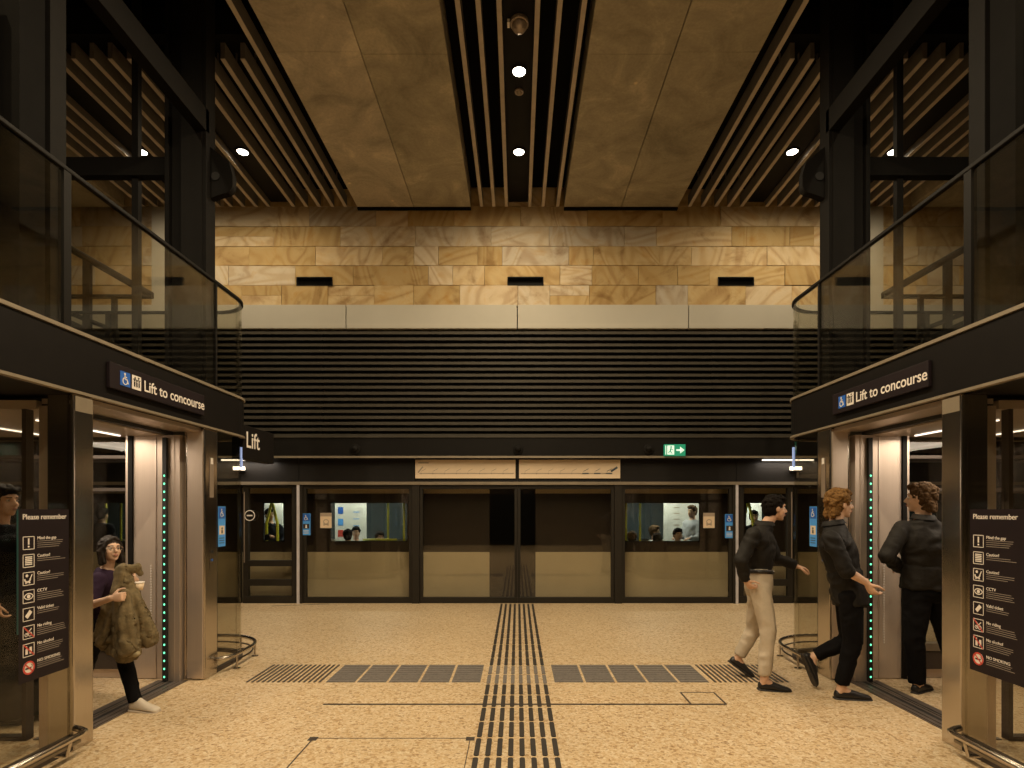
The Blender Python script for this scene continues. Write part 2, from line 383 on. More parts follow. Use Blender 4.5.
for xx in (-6.8, -3.4, 0, 3.4, 6.8): MB().box(xx - .03, xx + .03, D0 + .05, D0 + .12, Z0(438) + .01, zb0).build('bracket', M_lback, e)
struct(MB().box(-9.5, 9.5, D0 - .22, D0 + .12, Z0(458), Z0(438)).build('trim_beam', M_dark))
lp = MB().box(-9.5, 9.5, D0 - .235, D0 - .215, Z0(459.2), Z0(457.2)); struct(lp.build('trim_beam_lip', M_trim))
lp = MB().box(-9.5, 9.5, D0 - .235, D0 - .215, Z0(439.2), Z0(438)); struct(lp.build('trim_beam_top_lip', M_louvre))
xs2 = [-9.5, X0(64), X0(300), X0(415), X0(517.3), X0(620), X0(735), X0(970), 9.5]
hb = MB()
for a, b_ in zip(xs2, xs2[1:]): hb.box(a + .004, b_ - .004, D0 - .05, D0 + .12, Z0(482), Z0(458))
struct(hb.build('trim_header', M_head))
struct(MB().box(-9.5, 9.5, D0 - .09, D0 + .1, Z0(485), Z0(482)).build('trim_header_lip', M_trim))

# concrete ceiling planks
for s, lft in ((-1, 'left'), (1, 'right')):
    for (a, b_, m) in ((.80, 1.775, M_conB), (1.785, 2.75, M_conA if s < 0 else M_conB)):
        pl = MB(s)
        for (y0, y1) in ((-6, 6.33 if a < 1 else 6.30), (6.333 if a < 1 else 6.303, D0 - .02)): pl.box(a, b_, y0, y1, 6.8, 8.2)
        struct(pl.build('ceiling_plank', m, bevel=.006))
    pl = MB(s); pl.box(6.75, 9.5, -6, D0 - .02, 6.8, 8.2); struct(pl.build('ceiling_plank', M_conB, bevel=.006))
    struct(MB(s).box(2.76, 6.72, 6.45, D0 + .0, 7.12, 7.2).build('ceiling_soffit', M_black))
    struct(MB(s).box(2.76, 6.72, 6.3, 6.45, 7.0, 7.3).build('ceiling_edge_beam', M_black))
    # service hatches in the dark void over the lift
    for k, (xx, yy) in enumerate(((3.5, 5.4), (4.5, 5.2), (5.6, 5.5))):
        e = empty('cable_tray', (s * xx, yy, 7.6), 'dark services tray in the void over the %s lift, %s of three' % (lft, ('nearest the platform axis', 'middle', 'farthest out')[k]), 'cable tray', 'services above the lifts')
        t = MB(s); t.box(xx - .2, xx + .2, yy - 1.2, yy + .7, 7.62, 7.64).box(xx - .2, xx - .19, yy - 1.2, yy + .7, 7.64, 7.72).box(xx + .19, xx + .2, yy - 1.2, yy + .7, 7.64, 7.72); t.build('tray', M_steelc, e)
        MB(s).box(xx - .17, xx - .16, yy, yy + .01, 7.64, 8.2).build('hanger', M_steelc, e); MB(s).box(xx + .16, xx + .17, yy, yy + .01, 7.64, 8.2).build('hanger', M_steelc, e)
for s in (-1, 1): struct(MB(s).box(.80, 2.75, D0 - .03, D0 + .03, 6.765, 6.8).build('trim_painted_shadow', M_black))  # solid black strip painted in for the shadow line below the concrete
struct(MB().box(-.80, .80, -6, D0 + .0, 7.15, 7.2).build('ceiling_soffit', M_black))

# ceiling baffles: one object each
baf = []
for s in (-1, 1):
    for k, xo in enumerate((.208, .437, .687) if s > 0 else (.19, .405, .615)): baf.append((s * xo, -6, 'centre slot, %s from the middle on the %s' % (('first', 'second', 'third')[k], 'left' if s < 0 else 'right')))
    out = [2.95, 3.17, 3.40, 3.62, 3.84, 4.27, 4.48, 4.70, 4.91, 5.12, 5.33, 5.76, 5.98, 6.2, 6.42]
    for k, xo in enumerate(out): baf.append((s * xo, (3.2 if k == 0 else 6.4), '%s ceiling bay, number %d out from the concrete' % ('left' if s < 0 else 'right', k + 1)))
def baffle(x, y0):
    return MB().box(x - .026, x + .026, y0, D0 - .03, 6.81, 6.99).box(x - .008, x + .008, y0 + .3, y0 + .32, 6.99, 7.12 if abs(x) > 1 else 7.15).box(x - .008, x + .008, D0 - .5, D0 - .48, 6.99, 7.12 if abs(x) > 1 else 7.15)
for x, y0, lab in baf:
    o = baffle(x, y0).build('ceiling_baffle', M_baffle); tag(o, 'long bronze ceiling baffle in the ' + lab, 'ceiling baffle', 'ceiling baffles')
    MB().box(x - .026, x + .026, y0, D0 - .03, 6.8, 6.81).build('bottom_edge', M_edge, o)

# downlights (with their own spot lamps)
def spot(parent, loc, power, size=3.14, blend=.75, col=WARM, rad=.05):
    l = bpy.data.lights.new('lamp', 'SPOT'); l.energy = power; l.spot_size = size; l.spot_blend = blend; l.color = col; l.shadow_soft_size = rad
    o = bpy.data.objects.new('lamp', l); COL.objects.link(o); o.parent = parent; o.location = V(loc) - parent_loc(parent); return o
def downlight(x, y, z, lab, power):
    e = empty('downlight', (x, y, z), lab, 'downlight', 'round ceiling downlights')
    rim = MB(); rim.loft(None, closed_rings=[[V((x + r * math.cos(t * math.pi / 12), y + r * math.sin(t * math.pi / 12), zz)) for t in range(24)] for r, zz in ((.075, z + .06), (.105, z + .06), (.105, z - .004), (.10, z - .012), (.082, z - .012), (.075, z))], cap=False); rim.build('trim_ring', M_dark, e, True)
    MB().disc((x, y, z - .006), (0, 0, 1), .076, .01).build('diffuser', M_lamp, e)
    spot(e, (x, y, z - .09), power * LAMP_ROW.get(y, 1.0))
names = {8.18: 'nearest the sandstone wall', 6.68: 'second from the sandstone wall', 5.18: 'third from the sandstone wall', 3.68: 'fourth from the sandstone wall', 2.18: 'fifth from the sandstone wall', .68: 'almost overhead', -1.2: 'behind the viewer', -3.4: 'far behind the viewer'}
for x, rows, nm in ((.02, (8.18, 6.68, 5.18, 3.68, 2.18, .68, -1.2, -3.4), 'centre slot'), (-4.05, (8.18, 2.18, -1.2), 'left bay inner row'), (4.05, (8.18, 2.18, -1.2), 'right bay inner row'), (-5.545, (8.18,), 'left bay outer row'), (5.545, (8.18,), 'right bay outer row')):
    for y in rows: downlight(x, y, 6.88, 'bright round downlight in the %s, %s' % (nm, names[y]), P_DOWN)
struct(MB().box(-.16, .18, -6, D0 - .03, 6.885, 7.15).build('ceiling_lighting_channel', M_dark))
for s in (-1, 1):
    for xo in (4.055, 5.545): struct(MB(s).box(xo - .17, xo + .17, 6.45, D0 - .03, 6.885, 7.12).build('ceiling_lighting_channel', M_dark))
def ceil_fixture(y, kind, lab):
    p = V((0, y, 6.885)); e = empty(kind, p, lab, kind.replace('_', ' '))
    return e
e = ceil_fixture(7.55, 'smoke_detector', 'small round smoke detector between the two centre downlights')
MB().disc((.02, 7.0, 6.885), (0, 0, -1), .055, .02).build('base', M_fix, e); MB().ell((.02, 7.0, 6.865), (.035, 0, 0), (0, .035, 0), (0, 0, .03)).build('sensor', M_trim, e, True)
e = empty('dome_camera', (0, 6.05, 6.88), 'large grey dome camera on the ceiling above both centre downlights', 'camera')
MB().disc((.02, 6.0, 6.885), (0, 0, -1), .10, .04, 24).build('housing', M_fix, e, True, .004)
MB().ell((.02, 6.0, 6.845), (.085, 0, 0), (0, .085, 0), (0, 0, .085)).build('dome', M_fix, e, True)
MB().box(-.11, -.085, 5.97, 6.04, 6.845, 6.885).build('bracket', M_white, e)

# ================================================================ platform screen
def psd_glass(name, lab, xa, xb, grp, slide=False, wa=.05, wb=.05):
    """one screen leaf between columns: frame and pane"""
    za, zt = .0, Z0(485); b0, b1, t1 = .02, Z0(597), Z0(489); w = .05
    e = empty(name, ((xa + xb) / 2, D0, 0), lab, 'screen door' if slide else 'glass screen', grp)
    f = MB(); f.box(xa, xb, D0 - .04, D0 + .04, .004, b1).box(xa, xb, D0 - .04, D0 + .04, t1, zt).box(xa, xa + w, D0 - .04, D0 + .04, b1, t1).box(xb - w, xb, D0 - .04, D0 + .04, b1, t1)
    f.build('frame', M_frame, e, bevel=.004)
    MB().box(xa + w, xb - w, D0 - .008, D0 + .008, b1, t1).build('glass_pane', M_glassd, e)
    return e
def psd_post(xa, xb, lab, strip=None):
    e = empty('screen_post', ((xa + xb) / 2, D0, 0), lab, 'post', 'posts of the platform screen')
    MB().box(xa, xb, D0 - .07, D0 + .07, .0, Z0(485)).build('post', M_frame, e, bevel=.004)
    if strip: MB().box(strip[0], strip[1], D0 - .085, D0 - .068, .0, Z0(485)).build('edge_strip', M_pale, e)
g1, g2 = 'sliding screen doors', 'fixed glass screens'
psd_post(X0(412.5), X0(420), 'dark post left of the centre screen doors'); psd_post(X0(614), X0(621.5), 'dark post right of the centre screen doors')
psd_glass('platform_screen_door', 'left leaf of the centre platform screen doors', X0(420.2), X0(517.4), g1, True, wb=.010)
psd_glass('platform_screen_door', 'right leaf of the centre platform screen doors', X0(517.6), X0(613.8), g1, True, wa=.010)
psd_glass('fixed_screen', 'fixed glass screen left of the centre doors, before a train window', X0(304), X0(412.3), g2)
psd_glass('fixed_screen', 'fixed glass screen right of the centre doors, before a train window', X0(621.7), X0(731.5), g2)
psd_post(X0(298), X0(303.8), 'dark post with a pale steel edge, left end of the middle screens', (X0(298.6), X0(301.2)))
psd_post(X0(731.7), X0(737.5), 'dark post with a pale steel edge, right end of the middle screens', (X0(734), X0(736.5)))
def eme(s, xa, xb, lab):
    w = .09; xa, xb = min(xa, xb), max(xa, xb); b1, t1 = Z0(596), Z0(488)
    e = empty('emergency_door', ((xa + xb) / 2, D0, 0), lab, 'door', 'emergency doors in the platform screen')
    f = MB(); f.box(xa, xb, D0 - .045, D0 + .04, .004, b1).box(xa, xb, D0 - .04, D0 + .04, t1, Z0(485)).box(xa, xa + w, D0 - .04, D0 + .04, b1, t1).box(xb - w, xb, D0 - .04, D0 + .04, b1, t1)
    f.build('frame', M_frame, e, bevel=.004)
    for (a, c) in ((566, 560), (585.5, 579)): MB().box(xa + w, xb - w, D0 - .05, D0 + .02, Z0(a), Z0(c)).build('push_bar', M_frame, e, bevel=.006)
    MB().box(xa + w, xb - w, D0 + .022, D0 + .034, b1, t1).build('glass_pane', M_glassd, e)
    hx = xa + .03 if s < 0 else xb - .03
    MB().box(hx - .006, hx + .006, D0 - .06, D0 - .041, .7, Z0(492)).build('pull_bar', M_fix, e)
    return e
eme(-1, X0(244), X0(297.8), 'dark emergency door left of the middle screens'); eme(1, X0(737.7), X0(792), 'dark emergency door right of the middle screens, behind the man in beige trousers')
for s, sd in ((-1, 'left'), (1, 'right')):
    xa = 4.75
    for k in range(3):
        w = (1.5, 1.5, 1.45)[k]; p, q = s * xa, s * (xa + w)
        psd_glass('fixed_screen', 'glass screen seen behind the %s lift, %s from the emergency door' % (sd, ('first', 'second', 'third')[k]), min(p, q), max(p, q), g2); xa += w + .003
# round emblem
e = empty('round_symbol', (X0(250), D0 - .05, Z0(515.5)), 'small round white ring symbol on the left emergency door post', 'sign')
F = Fr((X0(251), D0 - .047, Z0(515.5)), (1, 0, 0), (0, 0, 1)); b = MB(); F.arc(b, (0, 0), .085, .014, 0, 360, n=24); F.rect(b, -.05, .05, -.012, .012); b.build('ring', M_white, e)

# route maps
for k, (xa, xb) in enumerate(((415.5, 515.5), (519, 620))):
    a, c = X0(xa, 9.5), X0(xb, 9.5); z0, z1 = Z0(478.5, 9.5), Z0(459.8, 9.5)
    e = empty('route_map', ((a + c) / 2, 9.48, z0), ('left' if k == 0 else 'right') + ' half of the pale route map above the centre doors', 'map', 'route map panels')
    MB().box(a, c, 9.475, 9.498, z0, z1).build('board', M_map, e, bevel=.003)
    F = Fr((a, 9.474, z0), (1, 0, 0), (0, 0, 1)); W = c - a; g = MB(); d = MB(); F.line(g, (.07 if k == 0 else 0.03, .085), (W - .03 if k == 0 else W - .2, .085), .012)
    for j in range(8):
        u = .1 + j * .2; tgt = d if (k == 1 and j > 4) else g
        if u + .07 < W - .05: F.line(tgt, (u, .12), (u + .085, .165), .007); F.rect(tgt, u - .02, u + .09, .076, .094, .003) if tgt is d else F.dot(g, (u, .085), .013, .002)
    if k == 0:
        F.line(g, (.05, .10), (.13, .20), .022); F.rect(g, .05, .23, .255, .275)
    else:
        F.line(d, (W - .22, .085), (W - .16, .085), .02); F.line(d, (W - .16, .12), (W - .05, .19), .035)
    g.build('route_line', M_mapgr, e)
    if d.v: d.build('route_section', M_mapdk, e)
# exit sign
e = empty('exit_sign', (X0(674.5, 9.3), 9.3, Z0(450, 9.3)), 'green and white emergency exit sign with arrow on the dark beam', 'exit sign')
xa, xb, z0, z1 = X0(664, 9.3), X0(685, 9.3), Z0(456, 9.3), Z0(444.5, 9.3)
MB().box(xa, xb, 9.27, 9.33, z0, z1).build('box', M_green, e, bevel=.004)
F = Fr((xa, 9.27, z0), (1, 0, 0), (0, 0, 1)); W = xb - xa; H = z1 - z0; b = MB()
F.rect(b, .015, W * .08, .02, H - .02); F.rect(b, W * .13, W * .46, .02, H - .02); F.rect(b, W * .56, W * .76, H * .42, H * .58); F.poly(b, [(W * .74, H * .2), (W * .95, H * .5), (W * .74, H * .8)]); b.build('white_symbol', M_gwhite, e)
b = MB(); F.dot(b, (W * .31, H * .76), .014, .004); F.line(b, (W * .30, H * .66), (W * .27, H * .42), .018, .004); F.line(b, (W * .27, H * .42), (W * .36, H * .2), .012, .004); F.line(b, (W * .27, H * .42), (W * .18, H * .26), .012, .004); F.line(b, (W * .30, H * .62), (W * .40, H * .5), .01, .004); b.build('running_figure', M_green, e)
for xx, lab in ((355, 'dark dome camera on the beam left of the route map'), (518, 'dark dome camera on the beam above the centre of the route map'), (649, 'dark dome camera on the beam beside the green exit sign')):
    p = V((X0(xx, 9.3), 9.33, Z0(449, 9.3))); e = empty('beam_camera', p, lab, 'camera', 'dome cameras on the beam')
    MB().disc(p, (0, -1, 0), .085, .03, 22).build('housing', M_dark if xx != 518 else M_steelc, e, True, .004)
    MB().ell(p + V((0, -.03, 0)), (.055, 0, 0), (0, 0, .055), (0, .05, 0)).build('dome', M_dark if xx != 518 else M_steelc, e, True)
# strip lamps under the beam, seen beside the lifts
for s, sd in ((-1, 'left'), (1, 'right')):
    for k, (a, b_) in enumerate(((4.15, 5.0), (5.1, 6.4))):
        e = empty('strip_lamp', (s * (a + b_) / 2, 9.42, 2.47), 'thin white strip lamp under the beam behind the %s lift, %s' % (sd, ('nearer the middle', 'farther out')[k]), 'lamp', 'strip lamps under the beam')
        MB(s).box(a, b_, 9.36, 9.42, Z0(459.5, 9.4) - .02, Z0(459.5, 9.4)).build('diffuser', M_tube, e)
        l = bpy.data.lights.new('lamp', 'AREA'); l.shape = 'RECTANGLE'; l.size = b_ - a; l.size_y = .05; l.energy = P_STRIP; l.color = (1, .88, .74)
        o = bpy.data.objects.new('lamp', l); COL.objects.link(o); o.parent = e; o.location = V((s * (a + b_) / 2, 9.39, Z0(459.5, 9.4) - .03)) - e.location
    e = empty('wall_light', (s * 4.72, 9.45, Z0(470)), 'small white rectangular light on the header, %s side' % sd, 'light', 'small lights on the header')
    MB(s).box(4.66, 4.84, 9.44, 9.5, Z0(470.5), Z0(467)).build('diffuser', M_tube, e); MB(s).box(4.65, 4.85, 9.46, 9.5, Z0(472.5), Z0(470.5)).build('housing', M_dark, e)

# stickers on the screen
def chair_symbol(F, mb, c, h, w=.003):
    x, y = c; F.dot(mb, (x - .05 * h, y + .36 * h), .085 * h, w); F.line(mb, (x - .05 * h, y + .26 * h), (x - .02 * h, y - .02 * h), .1 * h, w)
    F.line(mb, (x - .03 * h, y - .02 * h), (x + .2 * h, y - .02 * h), .09 * h, w); F.line(mb, (x + .18 * h, y - .02 * h), (x + .3 * h, y - .32 * h), .09 * h, w)
    F.line(mb, (x - .04 * h, y + .14 * h), (x + .16 * h, y + .14 * h), .07 * h, w); F.arc(mb, (x - .02 * h, y - .16 * h), .24 * h, .07 * h, 110, 350, w)
def access_sticker(F, W, H, lab, tail=False, nm='accessibility_sticker'):
    e = empty(nm, F.p(W / 2, H / 2), lab, 'sticker', 'blue accessibility stickers')
    b = MB(); F.rect(b, 0, W, 0, H, 0, .002); b.build('backing', M_lblue, e)
    b = MB(); F.rect(b, .06 * W, .94 * W, H - .9 * W, H - .06 * W, .002, .001); b.build('blue_field', M_blue, e)
    b = MB(); chair_symbol(F, b, (W * .47, H - .48 * W), .7 * W, .0035); b.build('wheelchair_symbol', M_white, e)
    b = MB(); F.rect(b, .14 * W, .86 * W, H * .30, H * .52, .002, .001); b.build('dark_field', M_map if tail else M_tband, e)
    b = MB(); 
    for j in range(3): F.rect(b, .15 * W, .8 * W, H * (.08 + .06 * j), H * (.10 + .06 * j), .002, .001)
    F.dot(b, (W * .5, H * .45), .09 * W, .0035); F.rect(b, .4 * W, .6 * W, H * .33, H * .41, .0035)
    b.build('small_lettering', M_white if not tail else M_mapdk, e)
access_sticker(Fr((X0(303), D0 - .043, Z0(535)), (1, 0, 0), (0, 0, 1)), .145, .37, 'blue wheelchair sticker at the left end of the middle screens')
access_sticker(Fr((X0(724), D0 - .043, Z0(538)), (1, 0, 0), (0, 0, 1)), .155, .41, 'blue wheelchair sticker at the right end of the middle screens')
for xx, lab in ((320.5, 'small cream notice on the glass left of the left train window'), (703, 'small cream notice on the glass right of the right train window')):
    F = Fr((X0(xx), D0 - .012, Z0(528)), (1, 0, 0), (0, 0, 1)); e = empty('door_notice', F.p(.1, .13), lab, 'notice', 'cream notices on the screens')
    b = MB(); F.rect(b, 0, .195, 0, .26, 0, .002); b.build('sheet', M_map, e)
    b = MB(); F.rect(b, .0, .195, .2, .26, .002, .001); F.rect(b, .07, .13, .05, .08); F.arc(b, (.1, .1), .045, .012, 0, 180); F.rect(b, .055, .075, .04, .1); F.rect(b, .125, .145, .04, .1); b.build('printed_symbol', M_mapgr, e)

# ================================================================ train
TD = 9.88
tr = empty('metro_train', (0, TD, 0), 'metro train standing behind the platform screens, cream below with a dark window band', 'train')
def XT(x): return (x - VX) * TD / FPX
def ZT(y): return CH + (VY - y) * TD / FPX
wz0, wz1 = ZT(542), ZT(502)
wins = [(XT(95) - 1.0, XT(128)), (XT(263), XT(285)), (XT(330), XT(408)), (XT(624), XT(700)), (XT(745), XT(768)), (-XT(128) , -XT(95) + 1.0)]
b = MB(); x = -9.4
for (a, c) in wins: b.box(x, a, TD, TD + .06, ZT(552), ZT(493.5)); b.box(a, c, TD, TD + .06, ZT(552), wz0); b.box(a, c, TD, TD + .06, wz1, ZT(493.5)); x = c
b.box(x, 9.4, TD, TD + .06, ZT(552), ZT(493.5)); b.build('window_band', M_tband, tr)
gap = (XT(489.5), XT(535.5))
for (a, c) in ((-9.4, gap[0]), (gap[1], 9.4)):
    MB().box(a, c, TD - .012, TD + .06, -.35, ZT(552)).build('lower_body', M_tcream, tr, bevel=.006)
    MB().box(a, c, TD - .012, TD + .06, ZT(493.5), ZT(488)).build('upper_strip', M_tcream, tr)
MB().box(gap[0], gap[1], TD, TD + .06, -.35, ZT(488)).build('door_gap', M_tband, tr)
MB().box(-9.4, 9.4, TD, TD + .5, ZT(488), 2.75).build('roof_edge', M_tband, tr)
MB().box(-9.4, 9.4, TD + .05, 12.6, -.02, .03).build('saloon_floor', M_steelc, tr)
MB().box(-9.4, 9.4, TD + .06, 12.6, 2.3, 2.36).build('saloon_ceiling', M_tgrey, tr)
b = MB(); b.box(-9.4, 9.4, 12.5, 12.6, -.02, .95).box(-9.4, 9.4, 12.5, 12.6, 1.95, 2.3)
for a in (-9.4, -6.6, -1.0, .9, 5.2, 8.9): b.box(a, a + .55, 12.5, 12.6, .95, 1.95)
b.build('far_wall', M_tgrey, tr); MB().box(-9.4, 9.4, 12.45, 12.47, .95, 1.95).build('far_window', simple('far_glass', (.05, .065, .07), .25), tr)
for (a, c) in wins:
    r = .05; f = MB(); f.box(a, a + .02, TD - .006, TD + .0, wz0, wz1).box(c - .02, c, TD - .006, TD, wz0, wz1).box(a, c, TD - .006, TD, wz1 - .02, wz1).box(a, c, TD - .006, TD, wz0, wz0 + .02)
    for (cx, cz, sx_, sz_) in ((a, wz0, 1, 1), (c, wz0, -1, 1), (a, wz1, 1, -1), (c, wz1, -1, -1)):
        pts = [(cx, cz)] + [(cx + sx_ * (.09 - .09 * math.sin(t * math.pi / 10)), cz + sz_ * (.09 - .09 * math.cos(t * math.pi / 10))) for t in range(6)]
        n_ = len(pts); f.add([(p[0], TD - .006, p[1]) for p in pts] + [(p[0], TD, p[1]) for p in pts], [tuple(range(n_)), tuple(range(2 * n_ - 1, n_ - 1, -1))] + [(i, (i + 1) % n_, n_ + (i + 1) % n_, n_ + i) for i in range(n_)])
    f.build('window_frame', M_rub, tr); MB().box(a, c, TD + .02, TD + .03, wz0, wz1).build('window_pane', M_glass, tr)
# saloon fittings
def pole(x, y, yellow=True):
    MB().tube([(x, y, .03), (x, y, 2.3)], .02).build('grab_pole', M_yellow if yellow else M_steel, tr, True)
def xt(px, d): return (px - VX) * d / FPX
for px, d in ((388, 10.6), (404, 10.2), (626, 10.3), (640, 10.6), (106, 10.6), (121, 10.3)): pole(xt(px, d), d)
for px, s in ((272, 1), (647 + 101, 1)):
    for o_ in (0, 1):
        xx = xt(px, 10.3); MB().tube([(xx, 10.3, ZT(500)), (xx + (.1 if o_ else -.1), 10.3, 1.35), (xx + (.11 if o_ else -.11), 10.3, .03)], .024).build('grab_pole', M_yellow, tr, True)
MB().tube([(xt(363, 10.1), 10.1, 1.06), (xt(397, 10.1), 10.1, 1.06)], .02).build('seat_rail', M_yellow, tr, True)
MB().tube([(-9, 10.6, 2.0), (9, 10.6, 2.0)], .017).build('ceiling_rail', M_steel, tr, True)
for px in (334, 356, 374, 398, 642, 662, 684, 112): 
    xx = xt(px, 10.6); MB().tube([(xx, 10.6, 2.0), (xx - .03, 10.6, 1.86), (xx - .05, 10.6, 1.80), (xx + .05, 10.6, 1.80), (xx + .03, 10.6, 1.86), (xx, 10.6, 2.0)], .014).build('hand_strap', M_yellow, tr)
for (a, c, lit) in ((335, 366, 0), (664, 699, 1)):
    xa, xb = xt(a, 11.4), xt(c, 11.4); MB().box(xa, xb, 11.4, 11.45, .03, 2.3).build('partition', M_tgrey, tr)
    F = Fr((xa, 11.4, .8), (1, 0, 0), (0, 0, 1))
    if not lit:
        for k, (zz, m) in enumerate(((.98, M_lblue), (.72, M_blue), (.48, M_lblue), (.25, M_red))):
            q = MB(); F.rect(q, .06, .17, zz, zz + .14); q.build('poster', m if k != 0 else simple('poster_green', (.1, .4, .22), .6), tr)
        q = MB(); F.rect(q, .36, .52, .98, 1.08)
        for k in range(3): F.rect(q, .38, .5, .75 - k * .14, .765 - k * .14)
        q.build('poster', M_lblue, tr)
    else:
        q = MB(); F.rect(q, .18, .34, .96, 1.06)
        for k in range(5): F.rect(q, .2, .32, .84 - k * .12, .86 - k * .12)
        q.build('poster', M_mapgr, tr)
for px in (266,): MB().box(xt(256, 11), xt(276, 11), 11.3, 11.34, .03, 2.3).build('partition', M_tgrey, tr)
MB().box(xt(745, 11), xt(775, 11), 11.6, 11.64, .03, 2.3).build('partition', M_tgrey, tr)
for sx0, sx1 in ((-3.5, -2.2), (2.2, 4.1), (-8.6, -6.8), (6.8, 8.6)):
    MB().box(sx0, sx1, 10.0, 10.5, .38, .5).build('seat', M_seat, tr, bevel=.02); MB().box(sx0, sx1, 9.96, 10.03, .5, 1.0).build('seat_back', M_seat, tr, bevel=.02)
for k, xx in enumerate((-7.4, -4.4, -2.6, 2.6, 4.6, 7.4)):
    MB().box(xx - .6, xx + .6, 11.0, 11.2, 2.27, 2.3).build('ceiling_lamp', emis('train_lamp', (.92, 1, .96), 2.5), tr)
    l = bpy.data.lights.new('lamp', 'AREA'); l.shape = 'RECTANGLE'; l.size = 1.2; l.size_y = .2; l.energy = P_TRAIN; l.color = (.92, 1, .95)
    o = bpy.data.objects.new('saloon_light', l); COL.objects.link(o); o.parent = tr; o.location = V((xx, 11.1, 2.25)) - tr.location

# ================================================================ floor fittings
tp = empty('tactile_path', (0, 6, 0), 'dark tactile strip of eight bar lines running to the centre screen doors', 'tactile paving')
bars = []
yb = 3.0
while yb < 9.4:
    for k in range(8):
        bars.append((-.2625 + k * .075 - .007, yb + .008, .272 if yb + .3 < 9.45 else 9.42 - yb))
    yb += .3
def bar(mb, x, y, L, w=.0175, h=.005):
    mb.prism([(x - w, y + .012), (x - w * .5, y), (x + w * .5, y), (x + w, y + .012), (x + w, y + L - .012), (x + w * .5, y + L), (x - w * .5, y + L), (x - w, y + L - .012)], 0, h)
proto = None
for i, (x, y, L) in enumerate(bars[:100]):
    mat = M_tactg if 5.1 < y < 5.65 else M_tact
    m_ = MB(); bar(m_, x, y, L); m_.build('tactile_bar', mat, tp)
m_ = MB(); 
for (x, y, L) in bars[100:]: bar(m_, x, y, L)
tag(m_.build('tactile_bar_rest', M_tact, tp), kind='stuff')
ya, yb_ = 5.15, 5.73
for s, sd in ((-1, 'left'), (1, 'right')):
    for k in range(5):
        x0 = .345 + k * .292 - .0; x1 = x0 + .268; cx = s * (x0 + x1) / 2
        e = empty('tactile_tile', (cx, (ya + yb_) / 2, 0), 'grey ribbed tactile tile %s of the centre path, %s' % (sd, ('touching the path', 'second from it', 'third from it', 'fourth from it', 'fifth, last before the bars')[k]), 'tactile paving', 'grey tactile tiles across the platform')
        MB(s).box(x0, x1, ya, yb_, 0, .002).build('plate', M_tactg, e)
        for j in range(8): MB(s).box(x0 + .01, x1 - .01, ya + .012 + j * .0715, ya + .052 + j * .0715, .002, .006).build('rib', M_tactg, e)
    e = empty('tactile_bar_field', (s * 2.15, 5.44, 0), 'field of thin parallel tactile bars beside the %s lift door' % sd, 'tactile paving', 'tactile bar fields by the lifts')
    for j in range(15): MB(s).box(1.83 + j * .048, 1.85 + j * .048, ya, yb_, 0, .005).build('tactile_bar', M_slot, e)
def seam(a, c, w=.012, name='trim_floor_joint', m=M_slot):
    a, c = V(a), V(c); d = (c - a).normalized(); q = V((-d.y, d.x, 0)) * w / 2
    struct(MB().prism([(a + q)[:2], (c + q)[:2], (c - q)[:2], (a - q)[:2]], 0, .0015).build(name, m))
seam((-1.60, 4.57, 0), (1.72, 4.57, 0), .03)
seam((1.43, 4.58, 0), (1.43, 4.87, 0), .016); seam((1.43, 4.87, 0), (1.72, 4.87, 0), .012); seam((1.72, 4.87, 0), (1.72, 4.58, 0), .016)
seam((-1.43, 3.89, 0), (-.33, 3.89, 0), .008); seam((-1.43, 3.89, 0), (-1.43, 2.9, 0), .010); seam((-.33, 3.89, 0), (-.33, 2.9, 0), .006)
for xx in (-1.43, -.33): struct(MB().box(xx - .03, xx + .03, 3.85, 3.91, 0, .002).build('trim_hatch_corner', M_slot))
seam((-4.1, 9.25, 0), (-3.2, 9.45, 0), .03)
# ================================================================ the two glass lifts
FX = 2.94; RC = .45; CX, CY = FX + RC, 5.86; YB = CY + RC; YN = 2.2
def arcpts(r, n=12, a0=180, a1=90):
    return [(CX + r * math.cos(math.radians(a0 + (a1 - a0) * i / n)), CY + r * math.sin(math.radians(a0 + (a1 - a0) * i / n))) for i in range(n + 1)]
def outline(off=0, xe=6.3):
    """plan line: along the aisle face, round the corner, along the back (off = outward offset)"""
    return [(FX - off, YN)] + arcpts(RC + off) + [(xe, YB + off)]
def wall_strip(mb, off_out, off_in, z0, z1, path=None):
    A = outline(off_out) if path is None else path[0]; B = outline(off_in) if path is None else path[1]
    for i in range(len(A) - 1):
        a, b_, c, d = A[i], A[i + 1], B[i + 1], B[i]
        mb.prism([a, b_, c, d], z0, z1)
def curved(mb, off_out, off_in, z0, z1):
    """the same strip as one closed ring-swept shell"""
    A = outline(off_out); B = outline(off_in); n = len(A); vs = []
    for p, q in zip(A, B): vs += [(p[0], p[1], z0), (p[0], p[1], z1), (q[0], q[1], z1), (q[0], q[1], z0)]
    fs = []
    for i in range(n - 1):
        for k in range(4): fs.append((i * 4 + k, i * 4 + (k + 1) % 4, (i + 1) * 4 + (k + 1) % 4, (i + 1) * 4 + k))
    fs += [(0, 1, 2, 3), tuple((n - 1) * 4 + k for k in (3, 2, 1, 0))]
    return mb.add(vs, fs)
def arcshell(mb, r0, r1, z0, z1):
    A, B = arcpts(r1), arcpts(r0); n = len(A); vs = []
    for p, q in zip(A, B): vs += [(p[0], p[1], z0), (p[0], p[1], z1), (q[0], q[1], z1), (q[0], q[1], z0)]
    fs = [(i * 4 + k, i * 4 + (k + 1) % 4, (i + 1) * 4 + (k + 1) % 4, (i + 1) * 4 + k) for i in range(n - 1) for k in range(4)] + [(0, 1, 2, 3), tuple((n - 1) * 4 + k for k in (3, 2, 1, 0))]
    return mb.add(vs, fs)

